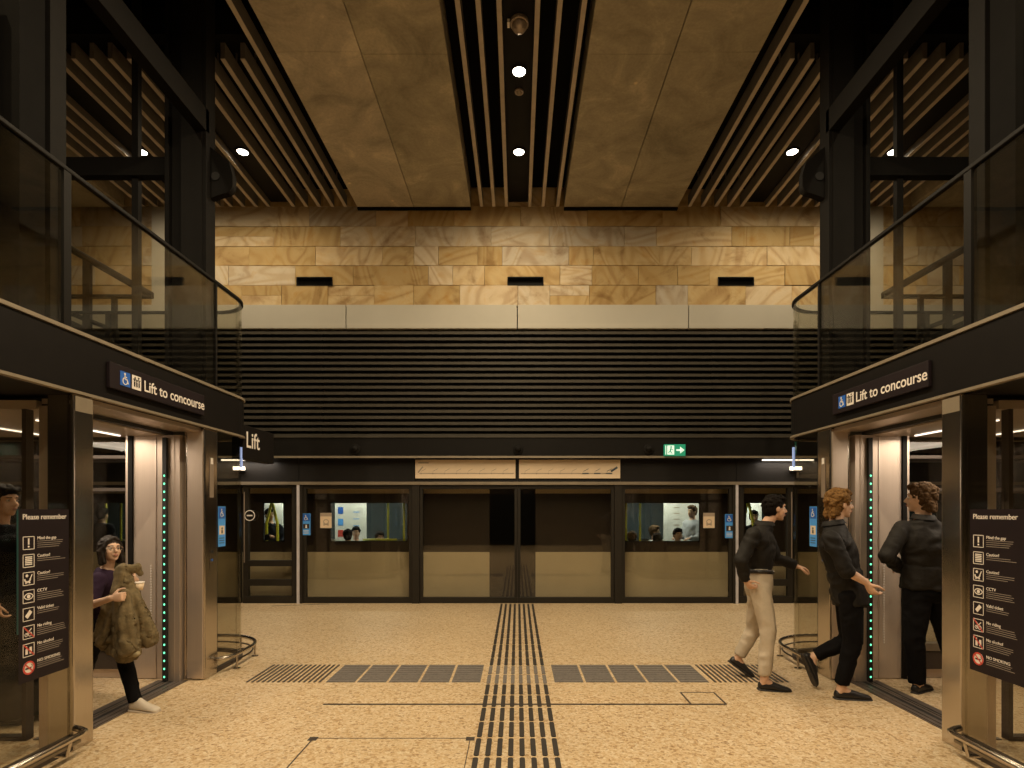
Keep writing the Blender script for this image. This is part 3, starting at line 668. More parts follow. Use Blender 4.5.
def lift(s, sd):
    other = 'beside the woman in glasses' if s < 0 else 'beside three men in black'
    # ---- enclosure at platform level, with the dark fascia round it
    L = empty('lift_enclosure', (s * 4.4, 4.5, 0), '%s glass lift enclosure with dark curved fascia, %s' % (sd, other), 'lift')
    f = MB(s); poly = [(FX, YN)] + arcpts(RC) + [(6.3, YB), (6.3, YN)]; f.prism(poly, 2.395, 2.77); f.build('fascia', M_fascia, L)
    for nm, z0, z1 in (('fascia_trim', 2.776, 2.80), ('fascia_trim', 2.376, 2.395)):
        t = MB(s); curved(t, .012, -.03, z0, z1); t.build(nm, M_trim, L)
    b = MB(s); b.box(FX, 3.12, 3.68, 3.85, 0, 2.372); b.build('near_pilaster', M_steel, L, bevel=.008)
    b = MB(s); b.box(FX - .002, FX + .02, 3.69, 3.84, 2.26, 2.36); b.build('perforated_plate', M_trim, L)
    b = MB(s); b.box(FX, 3.14, 5.22, 5.44, 0, 2.372); b.build('far_pilaster', M_steel, L, bevel=.012)
    b = MB(s); b.box(2.955, 3.10, 5.205, 5.222, .02, 2.34); b.build('door_side_panel', M_steel2, L, bevel=.004)
    b = MB(s); b.box(3.145, 3.30, 5.17, 5.28, 0, 2.30).box(3.19, 3.20, 5.165, 5.17, 0, 2.30); b.build('door_jamb', M_steel2, L, bevel=.004)
    b = MB(s); b.box(3.14, 3.21, 3.72, 3.84, 0, 2.30); b.build('door_jamb', M_steel2, L, bevel=.004)
    b = MB(s); b.box(2.98, 3.30, 3.85, 5.22, 2.335, 2.372); b.build('door_head', M_steel2, L)
    b = MB(s); b.box(3.24, 3.30, 3.85, 5.22, 2.305, 2.335); b.build('door_track', M_rub, L)
    th = MB(s); th.box(3.09, 3.20, 3.86, 5.2, .0, .006).box(3.235, 3.29, 3.86, 5.2, .0, .006).box(3.31, 3.37, 3.86, 5.2, 0, .006)
    T = th.build('threshold', simple('sill_metal', (.13, .105, .09), .45, .3), L); g = MB(s); g.box(3.20, 3.235, 3.86, 5.2, .0, .003).box(3.29, 3.31, 3.86, 5.2, 0, .003); g.build('threshold_groove', M_rub, T)
    b = MB(s); b.box(3.10, 3.105, 3.86, 5.2, .006, .010).box(3.15, 3.155, 3.86, 5.2, .006, .010).box(3.26, 3.265, 3.86, 5.2, .006, .010); b.build('threshold_rib', M_steel, T)
    # green light strip in the door edge
    st = MB(s); st.box(3.252, 3.288, 5.135, 5.17, .01, 2.27); S = st.build('light_strip', M_rub, L)
    for k in range(26):
        z = .055 + k * .0745; q = MB(s); q.ell((3.268, 5.134, z), (.008, 0, 0), (0, .006, 0), (0, 0, .010), 8); q.build('green_lamp', M_led, S, True)
    # call panel on the far pilaster
    F = Fr((s * (FX - .001), 5.33, 0), (0, -s, 0), (0, 0, 1))
    b = MB(); F.rect(b, -.035, .035, 1.72, 2.10); P = b.build('call_panel', M_fix, L); b = MB(); F.poly(b, [(-.022, 2.04), (.022, 2.04), (.011, 2.10), (-.011, 2.10)], .004); b.build('up_arrow', M_white, P)
    b = MB(); F.rect(b, -.03, .03, 1.02, 1.30); P = b.build('button_plate', M_steel, L); b = MB(); F.dot(b, (0, 1.2), .018, .004, .006); b.build('call_button', M_rub, P); b = MB(); F.dot(b, (0, 1.12), .012, .004, .006); b.build('key_switch', M_blue, P)
    # glass
    b = MB(s); b.box(2.965, 2.985, YN, 3.68, .10, 2.372); b.build('side_glass', M_glassl, L)
    b = MB(s); b.box(2.965, 2.977, 5.45, 5.86, .04, 2.372); b.build('side_glass', M_glassl, L)
    b = MB(s); arcshell(b, RC - .035, RC - .025, .04, 2.372); b.build('curved_glass', M_glassl, L, False)
    b = MB(s); b.box(3.39, 6.3, YB - .035, YB - .025, .04, 2.372); b.build('back_glass', M_glassl, L)
    b = MB(s); b.box(2.955, 3.0, 5.445, 5.465, 0, 2.372); b.build('glass_joint', M_rub, L)
    b = MB(s); b.box(2.955, 3.0, YN, 3.68, .0, .10); b.build('base_channel', M_slot, L)
    b = MB(s); arcshell(b, RC - .05, RC - .01, 0, .04); b.build('base_channel', M_slot, L)
    b = MB(s); b.box(2.955, 3.0, 5.46, 5.86, 0, .04).box(3.39, 6.3, YB - .05, YB - .01, 0, .04); b.build('base_channel', M_slot, L)
    for xx in (4.35, 5.4): b = MB(s); b.box(xx, xx + .05, YB - .08, YB - .02, 0, 2.372); b.build('back_mullion', M_dark, L)
    b = MB(s); b.box(3.39, 6.3, YB - .09, YB - .04, 1.80, 1.84).box(3.39, 6.3, YB - .09, YB - .04, 2.14, 2.18); b.build('back_transom', M_slot, L)
    # ---- car
    C = empty('lift_car', (s * 4.2, 4.6, 0), '%s lift car with pale steel lining and glass back, open to the platform' % sd, 'lift car', 'lift cars')
    b = MB(s); b.box(3.335, 3.64, 5.26, 5.32, .004, 2.30); b.build('lining_panel', M_lining, C, bevel=.004)
    b = MB(s); b.box(3.34, 3.36, 5.25, 5.26, .004, 2.3).box(3.42, 3.43, 5.253, 5.26, .004, 2.3); b.build('panel_trim', M_steel2, C)
    b = MB(s)
    for k in range(30): b.box(3.464, 3.474, 5.25, 5.26, .34 + k * .025, .353 + k * .025)
    b.build('sensor_strip', M_white, C)
    b = MB(s); b.box(3.64, 3.68, 5.24, 5.32, .004, 2.30); b.build('corner_post', M_dark, C)
    b = MB(s); b.box(3.68, 3.70, 5.24, 5.32, .004, 2.30); b.build('corner_post', M_steel2, C)
    b = MB(s); b.box(3.70, 5.0, 5.29, 5.34, .004, .09); b.build('kick_plate', M_lining, C)
    b = MB(s); b.box(3.70, 5.0, 5.27, 5.34, .09, .25); b.build('kick_plate', M_slot, C)
    b = MB(s); b.box(3.70, 5.0, 5.26, 5.34, .262, .335); b.build('skirting_rail', M_trim, C)
    b = MB(s); b.box(3.70, 5.0, 5.31, 5.32, .335, 2.3); b.build('car_glass', M_glass, C)
    b = MB(s); b.box(3.70, 5.0, 5.28, 5.34, 2.09, 2.12).box(3.70, 5.0, 5.28, 5.34, 1.78, 1.81); b.build('glass_transom', M_slot, C)
    b = MB(s); b.tube([(3.72, 5.22, .92), (4.95, 5.22, .92)], .018); H = b.build('handrail', M_steel, C, True)
    b = MB(s)
    for xx in (3.8, 4.9): b.tube([(xx, 5.22, .92), (xx, 5.3, .92)], .01)
    b.build('bracket', M_steel, H)
    b = MB(s); b.box(5.0, 5.06, 3.88, 5.34, .004, 2.3); b.build('side_lining', M_lining, C)
    b = MB(s); b.box(3.40, 5.0, 3.86, 3.88, .03, 2.3); b.build('car_glass', M_glass, C)
    b = MB(s); b.box(3.40, 5.0, 3.84, 3.90, .004, .03); b.build('base_channel', M_slot, C)
    b = MB(s); b.box(3.40, 3.43, 3.84, 3.90, .03, 2.3); b.build('corner_post', M_slot, C)
    b = MB(s); b.box(3.33, 5.06, 3.84, 5.34, 2.30, 2.36); b.build('ceiling_panel', M_lining, C)
    b = MB(s); b.box(3.72, 3.735, 4.3, 5.2, 2.29, 2.3); b.build('ceiling_lamp', M_tube, C)
    b = MB(s); b.box(4.41, 4.425, 4.3, 5.2, 2.29, 2.3); b.build('ceiling_lamp', M_tube, C)
    l = bpy.data.lights.new('lamp', 'AREA'); l.shape = 'RECTANGLE'; l.size = .9; l.size_y = 1.1; l.energy = P_CAR; l.color = (1, .82, .62)
    o = bpy.data.objects.new('car_light', l); COL.objects.link(o); o.parent = C; o.location = V((s * 4.05, 4.6, 2.27)) - C.location
    # ---- bumper rails
    e = empty('bumper_rail', (s * 2.82, 3.0, 0), 'low steel bumper rail along the near glass of the %s lift' % sd, 'rail', 'low bumper rails round the lifts')
    b = MB(s); b.tube([(2.82, YN, .15), (2.82, 3.58, .15), (2.84, 3.64, .15), (2.89, 3.67, .15), (2.94, 3.69, .15)], .021, 12); b.build('rail_tube', M_steel, e, True)
    b = MB(s); b.box(2.83, 2.85, YN, 3.6, .095, .115); b.build('rail_fin', M_trim, e)
    for yy in (2.4, 3.0, 3.5): b = MB(s); b.tube([(2.82, yy, .14), (2.84, yy, .05), (2.96, yy, .05)], .012); b.build('bracket', M_steel, e)
    e = empty('bumper_rail', (s * 2.82, 5.8, 0), 'low curved steel bumper rail round the glass corner of the %s lift' % sd, 'rail', 'low bumper rails round the lifts')
    path = [(FX, 5.40, .15), (2.86, 5.44, .15), (2.83, 5.55, .15)] + [(x, y, .15) for x, y in arcpts(RC + .11, 12)] + [(3.9, YB + .11, .15)]
    b = MB(s); b.tube(path, .019, 12); b.build('rail_tube', M_steel, e, True)
    b = MB(s); b.tube([(p[0] + .02, p[1] - .01, .08) for p in path[2:]], .009, 8); b.build('lower_bar', M_slot, e, True)
    for (xx, yy) in ((2.83, 5.6), arcpts(RC + .11, 4)[1], arcpts(RC + .11, 4)[3]):
        b = MB(s); b.tube([(xx, yy, 0), (xx, yy, .14)], .011).disc((xx, yy, 0), (0, 0, 1), .035, .008); b.build('foot', M_steel, e)
    # ---- balustrade on the fascia
    B = empty('glass_balustrade', (s * FX, 4.2, 2.8), 'tinted glass balustrade with a dark curved handrail above the %s lift door' % sd, 'balustrade', 'glass balustrades over the lifts')
    zb, zt = 2.80, 3.82
    for (a, c) in ((YN, 3.60), (3.68, 5.43), ): b = MB(s); b.box(FX + .02, FX + .035, a, c, zb, zt); b.build('glass_panel', M_glassb, B)
    b = MB(s); b.box(FX + .02, FX + .035, 5.46, 5.86, zb, zt); b.build('glass_panel', M_glassb, B)
    b = MB(s); arcshell(b, RC - .035, RC - .02, zb, zt); b.build('curved_glass', M_glassb, B)
    b = MB(s); b.box(3.39, 6.3, YB - .035, YB - .02, zb, zt); b.build('glass_panel', M_glassb, B)
    b = MB(s); b.box(FX + .01, FX + .05, 3.61, 3.67, zb, zt); b.build('post', M_dark, B); b = MB(s); b.box(FX + .012, FX + .04, 5.43, 5.46, zb, zt); b.build('post', M_dark, B)
    for xx in (3.6, 4.6, 5.6): b = MB(s); b.box(xx, xx + .05, YB - .05, YB - .01, zb, zt); b.build('post', M_dark, B)
    b = MB(s); curved(b, -.005, -.045, zt, zt + .03); b.build('handrail', M_dark, B, bevel=.006)
    # ---- steel frame above
    K = empty('lift_tower', (s * 3.5, 5.0, 2.77), 'dark steel frame of columns and beams rising over the %s lift' % sd, 'steel frame', 'steel frames over the lifts')
    z0 = 2.772
    b = MB(s); b.box(3.30, 3.34, 5.88, 6.06, z0, 7.55).box(3.34, 3.70, 5.94, 6.0, z0, 7.55).box(3.70, 3.74, 5.88, 6.06, z0, 7.55); b.build('steel_column', M_steelc, K, bevel=.003)
    b = MB(s); b.box(3.34, 3.56, 5.87, 5.94, z0, 7.55); b.build('cover_plate', M_dark, K)
    b = MB(s); b.box(3.30, 3.52, 3.92, 4.06, z0, 7.55).box(3.52, 3.60, 3.95, 4.03, z0, 7.55); b.build('steel_column', M_steelc, K, bevel=.003)
    b = MB(s); b.box(3.32, 3.62, 3.70, 3.9, z0, 7.55); b.build('cover_plate', M_black, K)
    b = MB(s); b.box(3.30, 3.42, 2.4, 5.94, 5.62, 5.86); b.build('side_beam', M_steelc, K, bevel=.003)
    b = MB(s); b.box(3.3, 5.4, 6.0, 6.1, 5.22, 5.42); b.build('cross_beam', M_steelc, K, bevel=.003)
    b = MB(s); b.box(4.13, 4.20, 6.04, 6.10, z0, 7.55); b.build('mullion', M_dark, K)
    b = MB(s); b.box(5.3, 5.4, 6.0, 6.1, z0, 7.55); b.build('mullion', M_dark, K)
    # rounded bracket plate on the aisle side of the far column
    prof = [(3.30, 5.50), (3.30, 4.95), (3.22, 4.98)] + [(3.16 - .10 * math.sin(math.radians(a)) , 5.10 - .10 * math.cos(math.radians(a))) for a in range(0, 100, 15)] + [(3.06, 5.2), (3.10, 5.34)]
    n = len(prof); vs = [(p[0], 5.96, p[1]) for p in prof] + [(p[0], 6.04, p[1]) for p in prof]
    b = MB(s); b.add(vs, [tuple(range(n)), tuple(range(2 * n - 1, n - 1, -1))] + [(i, (i + 1) % n, n + (i + 1) % n, n + i) for i in range(n)]); G = b.build('gusset_plate', M_steelc, K)
    b = MB(s); b.disc((3.24, 5.955, 5.18), (0, -1, 0), .045, .008); b.build('bolt', M_lback, G)
    b = MB(s); b.box(3.50, 3.52, YN, 3.7, z0, 7.5); b.build('shaft_glass', M_glassl, K)
    b = MB(s); b.box(3.44, 3.50, 3.55, 3.62, z0, 5.0); b.build('glass_post', M_trim, K)
    for k, (yy, zz) in enumerate(((3.33, 3.66), (3.36, 3.45))): b = MB(s); b.box(3.49, 3.50, yy, yy + .012, zz, zz + .018); b.build('marker', M_white, K)

for s, sd in ((-1, 'left'), (1, 'right')):
    lift(s, sd)
    # things seen through the glass at the upper level
    fr = MB(s); fr.box(5.0, 9.5, 6.7, 8.4, 3.45, 3.68)
    struct(fr.build('floor_upper_landing', M_head))
    e = empty('stair_railing', (s * 5.3, 7.0, 3.68), 'dark metal railing with a sloping handrail on the landing behind the %s lift' % sd, 'railing', 'railings behind the lifts')
    b = MB(s); b.tube([(6.1, 7.0, 5.16), (4.62, 7.0, 4.31)], .045); b.build('sloping_rail', M_steelc, e, True)
    b = MB(s); b.box(4.6, 6.3, 6.97, 7.02, 4.27, 4.31); b.build('level_rail', M_steelc, e)
    for xx, ww, zz in ((5.08, .025, 4.27), (5.42, .045, 4.76), (5.7, .03, 4.3), (6.2, .03, 4.3)): b = MB(s); b.box(xx - ww, xx + ww, 6.97, 7.02, 3.68, zz); b.build('post', M_steelc, e)
    b = MB(s); b.tube([(5.05, 7.0, 3.7), (5.05, 7.0, 3.85), (6.2, 7.0, 4.3)], .03); b.build('lower_rail', M_steelc, e, True)
    e = empty('equipment_box', (s * 5.5, 6.85, 3.68), 'dark sloping equipment box with small white marks behind the %s lift' % sd, 'equipment', 'equipment boxes behind the lifts')  # plain box for a dark sloping mass of unknown purpose
    b = MB(s); vs = [(5.05, 6.8, 3.68), (6.1, 6.8, 3.68), (6.1, 6.8, 3.98), (5.6, 6.8, 3.98), (5.05, 6.8, 3.74)]; vs = vs + [(x, 6.95, z) for x, y, z in vs]
    b.add(vs, [(0, 1, 2, 3, 4), (9, 8, 7, 6, 5)] + [(i, (i + 1) % 5, 5 + (i + 1) % 5, 5 + i) for i in range(5)]); b.build('body', M_rub, e)
    b = MB(s); b.box(5.55, 5.6, 6.79, 6.8, 3.76, 3.79).box(5.63, 5.7, 6.79, 6.8, 3.76, 3.80); b.build('white_mark', M_white, e)
    struct(MB(s).box(6.05, 6.27, D0 - .04, D0 + .03, Z0(330), 6.8).build('trim_wall_pier', M_cream))
    # direction sign on the fascia
    ya, yb2 = (3.965, 5.165) if s < 0 else (5.13, 3.935)
    F = Fr((s * (FX - .028), ya, 2.478), (0, -s, 0), (0, 0, 1)); W = 1.195; H = .185
    e = empty('direction_sign', F.p(W / 2, 0), 'dark sign reading Lift to concourse on the %s lift fascia' % sd, 'sign', None)
    b = MB(); F.rect(b, 0, W, 0, H, -.026, .026); b.build('panel', M_signp, e, bevel=.003)
    b = MB(); F.rect(b, .10, .205, .04, .145); b.build('blue_square', M_blue, e)
    b = MB(); chair_symbol(F, b, (.150, .0925), .10, .004); b.build('wheelchair_symbol', M_white, e)
    b = MB(); F.rect(b, .225, .325, .04, .145); b.build('lift_square', M_white, e)
    b = MB()
    for k in range(3): F.dot(b, (.25 + k * .025, .105), .006, .004); F.rect(b, .244 + k * .025, .256 + k * .025, .06, .096, .004)
    F.poly(b, [(.245, .12), (.265, .12), (.255, .135)], .004); F.poly(b, [(.285, .135), (.305, .135), (.295, .12)], .004); F.rect(b, .235, .315, .112, .116, .004); b.build('lift_symbol', M_signp, e)
    t = F.text('Lift to concourse', .355, .05, .120, M_white, e, bold=.0012)
    # notice on the near glass
    y1 = 3.295 if s < 0 else 3.635
    F = Fr((s * 2.9635, y1, .56), (0, -s, 0), (0, 0, 1)); W = .37 if s < 0 else .40; H = 1.045
    e = empty('safety_notice', F.p(W / 2, 0), 'dark notice headed Please remember with eight pictograms on the %s lift glass' % sd, 'notice')
    b = MB(); F.rect(b, 0, W, 0, H, 0, .001); b.build('panel', M_signp, e)
    if s < 0: b = MB(); F.rect(b, -.012, 0, .3, H, 0, .001); b.build('edge_stripe', simple('sign_teal', (.008, .05, .05), .4), e)
    F.text('Please remember', .025, H - .062, .046, M_white, e, 'heading', .0015, bold=.0002)
    heads = ['Mind the gap', 'Caution!', 'Caution!', 'CCTV', 'Valid ticket', 'No riding', 'No alcohol', 'NO SMOKING']; nl = [4, 2, 3, 4, 2, 4, 4, 3]
    for k in range(8):
        zc = H - .205 - k * .108; b = MB(); r = MB(); u0, u1 = .028, .108
        if k < 7:
            for (a, c, p, q) in ((u0, u1, zc + .036, zc + .04), (u0, u1, zc - .04, zc - .036), (u0, u0 + .004, zc - .04, zc + .04), (u1 - .004, u1, zc - .04, zc + .04)): F.rect(b, a, c, p, q, .001, .001)
        uc = (u0 + u1) / 2
        if k == 0: F.rect(b, uc - .005, uc + .005, zc - .010, zc + .028, .001, .001); F.dot(b, (uc, zc - .022), .006, .001, .001)
        elif k == 1:
            for j in range(5): F.rect(b, uc - .024, uc + .024, zc - .025 + j * .011, zc - .018 + j * .011, .001, .001)
        elif k == 2: F.arc(b, (uc - .008, zc), .02, .01, 180, 360, .001, 8, .001); F.line(b, (uc + .012, zc), (uc + .024, zc + .024), .006, .001, .001); F.dot(b, (uc - .018, zc - .024), .006, .001, .001); F.dot(b, (uc + .006, zc - .024), .006, .001, .001); F.dot(b, (uc - .012, zc + .018), .009, .001, .001)
        elif k == 3: F.arc(b, (uc, zc - .018), .036, .006, 30, 150, .001, 10, .001); F.arc(b, (uc, zc + .018), .036, .006, 210, 330, .001, 10, .001); F.dot(b, (uc, zc), .012, .001, .001)
        elif k == 4: F.line(b, (uc - .016, zc - .018), (uc + .016, zc + .018), .024, .001, .001)
        elif k == 5: F.line(b, (uc - .02, zc + .02), (uc + .012, zc - .012), .008, .001, .001); F.arc(b, (uc + .01, zc - .014), .012, .004, 0, 360, .001, 10, .001); F.arc(b, (uc - .016, zc - .014), .01, .004, 0, 360, .001, 10, .001); F.line(b, (uc + .02, zc + .02), (uc - .016, zc - .014), .006, .001, .001)
        elif k == 6: F.rect(b, uc - .022, uc - .006, zc - .025, zc + .008, .001, .001); F.rect(b, uc - .017, uc - .011, zc + .008, zc + .026, .001, .001); F.rect(b, uc + .006, uc + .022, zc - .025, zc + .016, .001, .001)
        else: F.dot(b, (uc, zc), .040, .001, .001, 20); 
        b.build('pictogram', M_white, e)
        if k in (5, 6): F.line(r, (u0 + .004, zc + .036), (u1 - .004, zc - .036), .007, .003, .001)
        if k == 7:
            F.arc(r, (uc, zc), .036, .010, 0, 360, .003, 20, .001); F.line(r, (uc - .026, zc + .026), (uc + .026, zc - .026), .008, .003, .001)
            c_ = MB(); F.rect(c_, uc - .024, uc + .016, zc - .008, zc + .002, .0025, .0005); F.arc(c_, (uc + .016, zc + .008), .008, .003, -90, 90, .0025, 6, .0005); c_.build('cigarette', M_rub, e)
        if r.v: r.build('prohibition_mark', M_red, e)
        F.text(heads[k], .128, zc + .018, .027, M_white, e, 'row_heading', .0015)
        t_ = MB(); rr = random.Random(k)
        for j in range(nl[k]): F.rect(t_, .128, .128 + (.22 if k % 2 else .2) * (.75 + .25 * rr.random()), zc + .006 - j * .0125, zc + .0095 - j * .0125, .001, .001)
        t_.build('small_print', simple('print_grey', (.26, .22, .19), .6), e)
# hanging Lift sign on the left corner
e = empty('lift_sign', (-3.02, 6.4, 2.16), 'black box sign reading Lift at the rear corner of the left lift', 'sign')
MB().box(-3.10, -2.975, 6.02, 6.78, 2.16, 2.53).build('box', M_fascia, e, bevel=.006)
F = Fr((-2.973, 6.02, 2.16), (0, 1, 0), (0, 0, 1)); F.text('Lift', .05, .13, .25, M_white, e, bold=.002)
access_sticker(Fr((-2.962, 5.49, 1.235), (0, 1, 0), (0, 0, 1)), .135, .40, 'blue wheelchair sticker on the corner glass of the left lift', True)
access_sticker(Fr((2.962, 5.625, 1.235), (0, -1, 0), (0, 0, 1)), .135, .40, 'blue wheelchair sticker on the corner glass of the right lift', True)
for s, sd in ((-1, 'left'), (1, 'right')):
    e = empty('blue_edge_sign', (s * 3.0, 6.0, 2.1), 'small lit blue-white vertical strip on the rear corner of the %s lift' % sd, 'light', 'lit strips on the lift corners')
    MB(s).box(2.985, 3.0, 6.0, 6.03, 2.06, 2.28).build('strip', emis('strip_blue', (.35, .5, 1.0), .28), e)
# ================================================================ people
def remesh(mb, name, mat, parent, voxel, it=3, crease=0, seed=0, freq=9, zf=1.7):
    me = bpy.data.meshes.new('tmp'); me.from_pydata([tuple(p) for p in mb.v], [], mb.f)
    bm = bmesh.new(); bm.from_mesh(me); bmesh.ops.recalc_face_normals(bm, faces=bm.faces[:]); bm.to_mesh(me); bm.free()
    o = bpy.data.objects.new('tmp', me); COL.objects.link(o)
    r = o.modifiers.new('r', 'REMESH'); r.mode = 'VOXEL'; r.voxel_size = voxel; r.use_smooth_shade = True
    if it: q = o.modifiers.new('s', 'SMOOTH'); q.factor = .5; q.iterations = it
    bpy.context.view_layer.update()
    m2 = bpy.data.meshes.new_from_object(o.evaluated_get(bpy.context.evaluated_depsgraph_get()))
    bpy.data.objects.remove(o); bpy.data.meshes.remove(me)
    off = parent_loc(parent)
    if crease:
        sv = V((seed * 3.1, seed * 7.7, seed))
        for v in m2.vertices:
            p = v.co; k = noise.noise(V((p.x * freq, p.y * freq, p.z * freq * zf + 1.5 * noise.noise(p * 4 + sv))) + sv); k = (1 - abs(k) * 2.6)
            v.co = p + v.normal * crease * (max(k, -.6) * 1.1 + .35)
    for v in m2.vertices: v.co -= off
    m2.name = name; m2.materials.clear(); m2.materials.append(mat)
    for p in m2.polygons: p.use_smooth = True
    n = bpy.data.objects.new(name, m2); COL.objects.link(n); n.parent = parent; return n

def hand(mb, w, d, n, t, k=1.0, curl=35, spread=1.0, fw=1.0):
    """w wrist, d towards the fingers, n out of the palm, t towards the thumb"""
    d = d.normalized(); n = (n - d * n.dot(d)).normalized(); t = (t - d * t.dot(d) - n * t.dot(n)).normalized()
    mb.loft([(w + d * a * k, t * b * k, n * c * k) for a, b, c in ((-.03, .024, .019), (0, .027, .018), (.03, .036, .017), (.06, .042, .015), (.085, .042, .012), (.094, .036, .008))], 12)
    for i, (o, L) in enumerate(((.033, .068), (.0115, .078), (-.0105, .073), (-.031, .056))):
        p = w + (d * .083 + t * o * 1.0) * k; dd = (d + t * (o * 2.2 * spread)).normalized(); a = 0
        for j, f in enumerate((.42, .32, .26)):
            a += math.radians(curl * (.7 if j == 0 else 1) * (1 + .12 * i)); v = dd * math.cos(a) + n * math.sin(a); q = p + v * L * f * k
            mb.capsule(p, q, (.0092 - .0008 * j) * k * fw, (.0086 - .0009 * j) * k * fw, 8); p = q
    p = w + (d * .022 + t * .030) * k
    for j, (v, L) in enumerate(((d * .55 + t * .75 + n * .35, .042), (d * .85 + t * .35 + n * .45, .032), (d * .95 + n * .5, .024))):
        q = p + v.normalized() * L * k; mb.capsule(p, q, (.0125 - .0015 * j) * k, (.0108 - .0015 * j) * k, 8); p = q

def shoe(name, heel, toe, up, L, W, mat, solem, parent, low=True, k=1.0):
    d = toe.normalized(); up = (up - d * up.dot(d)).normalized(); s = d.cross(up)
    prof = [(0, .024, .062 if low else .085), (.06, .033, .082 if low else .108), (.18, .037, .088 if low else .115), (.34, .039, .090 if low else .112), (.5, .042, .080), (.68, .048, .062), (.84, .048, .050), (.94, .041, .042), (1.0, .027, .030)]
    def rings(zb, zt, wf, grow=0):
        R = []
        for t, w, h in prof:
            w = w * W / .092 * wf; c = heel + d * (t * L + (grow if t > .9 else -grow if t < .05 else 0)); h0 = zb; h1 = h if zt is None else zt
            R.append([c + s * x + up * y for x, y in ((-w * .9, h0), (-w, h0 + (h1 - h0) * .3), (-w * .78, h0 + (h1 - h0) * .75), (-w * .35, h1), (w * .35, h1), (w * .78, h0 + (h1 - h0) * .75), (w, h0 + (h1 - h0) * .3), (w * .9, h0))])
        return R
    m = MB(); m.loft(None, closed_rings=rings(.012, None, 1)); o = m.build(name, mat, parent, True)
    o.modifiers.new('sub', 'SUBSURF').levels = 1; o.modifiers['sub'].render_levels = 1
    m = MB(); m.loft(None, closed_rings=rings(0, .018, 1.06, .003)); m.build('sole', solem, o, False, .003)
    return o

def head(mb, c, F, U, k=1.0, fem=False):
    F = F.normalized(); U = (U - F * U.dot(F)).normalized(); R = F.cross(U)
    P = lambda f, r, u: c + (F * f + R * r + U * u) * k
    mb.ell(P(-.012, 0, .028), R * .074 * k, F * .092 * k, U * .088 * k, 18)
    mb.ell(P(.018, 0, -.03), R * .060 * k, F * .068 * k, U * .072 * k, 16)
    mb.ell(P(.042, 0, -.072), R * .040 * k, F * .038 * k, U * .032 * k, 14)
    mb.ell(P(.066, 0, -.090), R * .020 * k, F * .017 * k, U * .015 * k, 10)
    mb.capsule(P(.078, 0, .022), P(.106, 0, -.018), .008 * k, .0125 * k, 10); mb.ell(P(.096, 0, -.024), R * .018 * k, F * .012 * k, U * .009 * k, 10)
    mb.ell(P(.066, 0, .038), R * .056 * k, F * .020 * k, U * .014 * k, 12)
    for s in (-1, 1):
        mb.ell(P(.052, s * .040, -.020), R * .020 * k, F * .022 * k, U * .024 * k, 10)
        mb.ell(P(-.008, s * .076, -.002), R * .009 * k, F * .018 * k, U * .031 * k, 10)
    mb.ell(P(.080, 0, -.052), R * .024 * k, F * .014 * k, U * .014 * k, 10)
    return P, F, R, U

def face(root, P, F, R, U, k, brow, skin, glasses=False):
    w = MB(); d = MB(); b = MB(); l = MB()
    for s in (-1, 1):
        w.ell(P(.068, s * .031, .012), R * .0125 * k, F * .010 * k, U * .0085 * k, 10); d.ell(P(.0748, s * .030, .012), R * .0062 * k, F * .0045 * k, U * .0064 * k, 8)
        b.capsule(P(.086, s * .018, .034), P(.076, s * .048, .036), .0042 * k, .0030 * k, 8)
    l.ell(P(.094, 0, -.050), R * .021 * k, F * .006 * k, U * .0042 * k, 10); l.ell(P(.092, 0, -.058), R * .018 * k, F * .006 * k, U * .0045 * k, 10)
    e = w.build('eyes', M_eyew, root, True); d.build('pupils', M_eyed, e, True); b.build('eyebrows', brow, root, True); l.build('lips', M_lip, root, True)
    if glasses:
        g = MB()
        for s in (-1, 1):
            pts = [P(.098, s * .033 + .025 * math.cos(a * math.pi / 8), .010 + .020 * math.sin(a * math.pi / 8)) for a in range(17)]; g.tube(pts, .0014, 6)
            g.tube([P(.096, s * .058, .014), P(.0, s * .080, .014)], .0014, 6)
        g.tube([P(.100, -.009, .014), P(.100, .009, .014)], .0014, 6); g.build('glasses', M_steel, root, True)

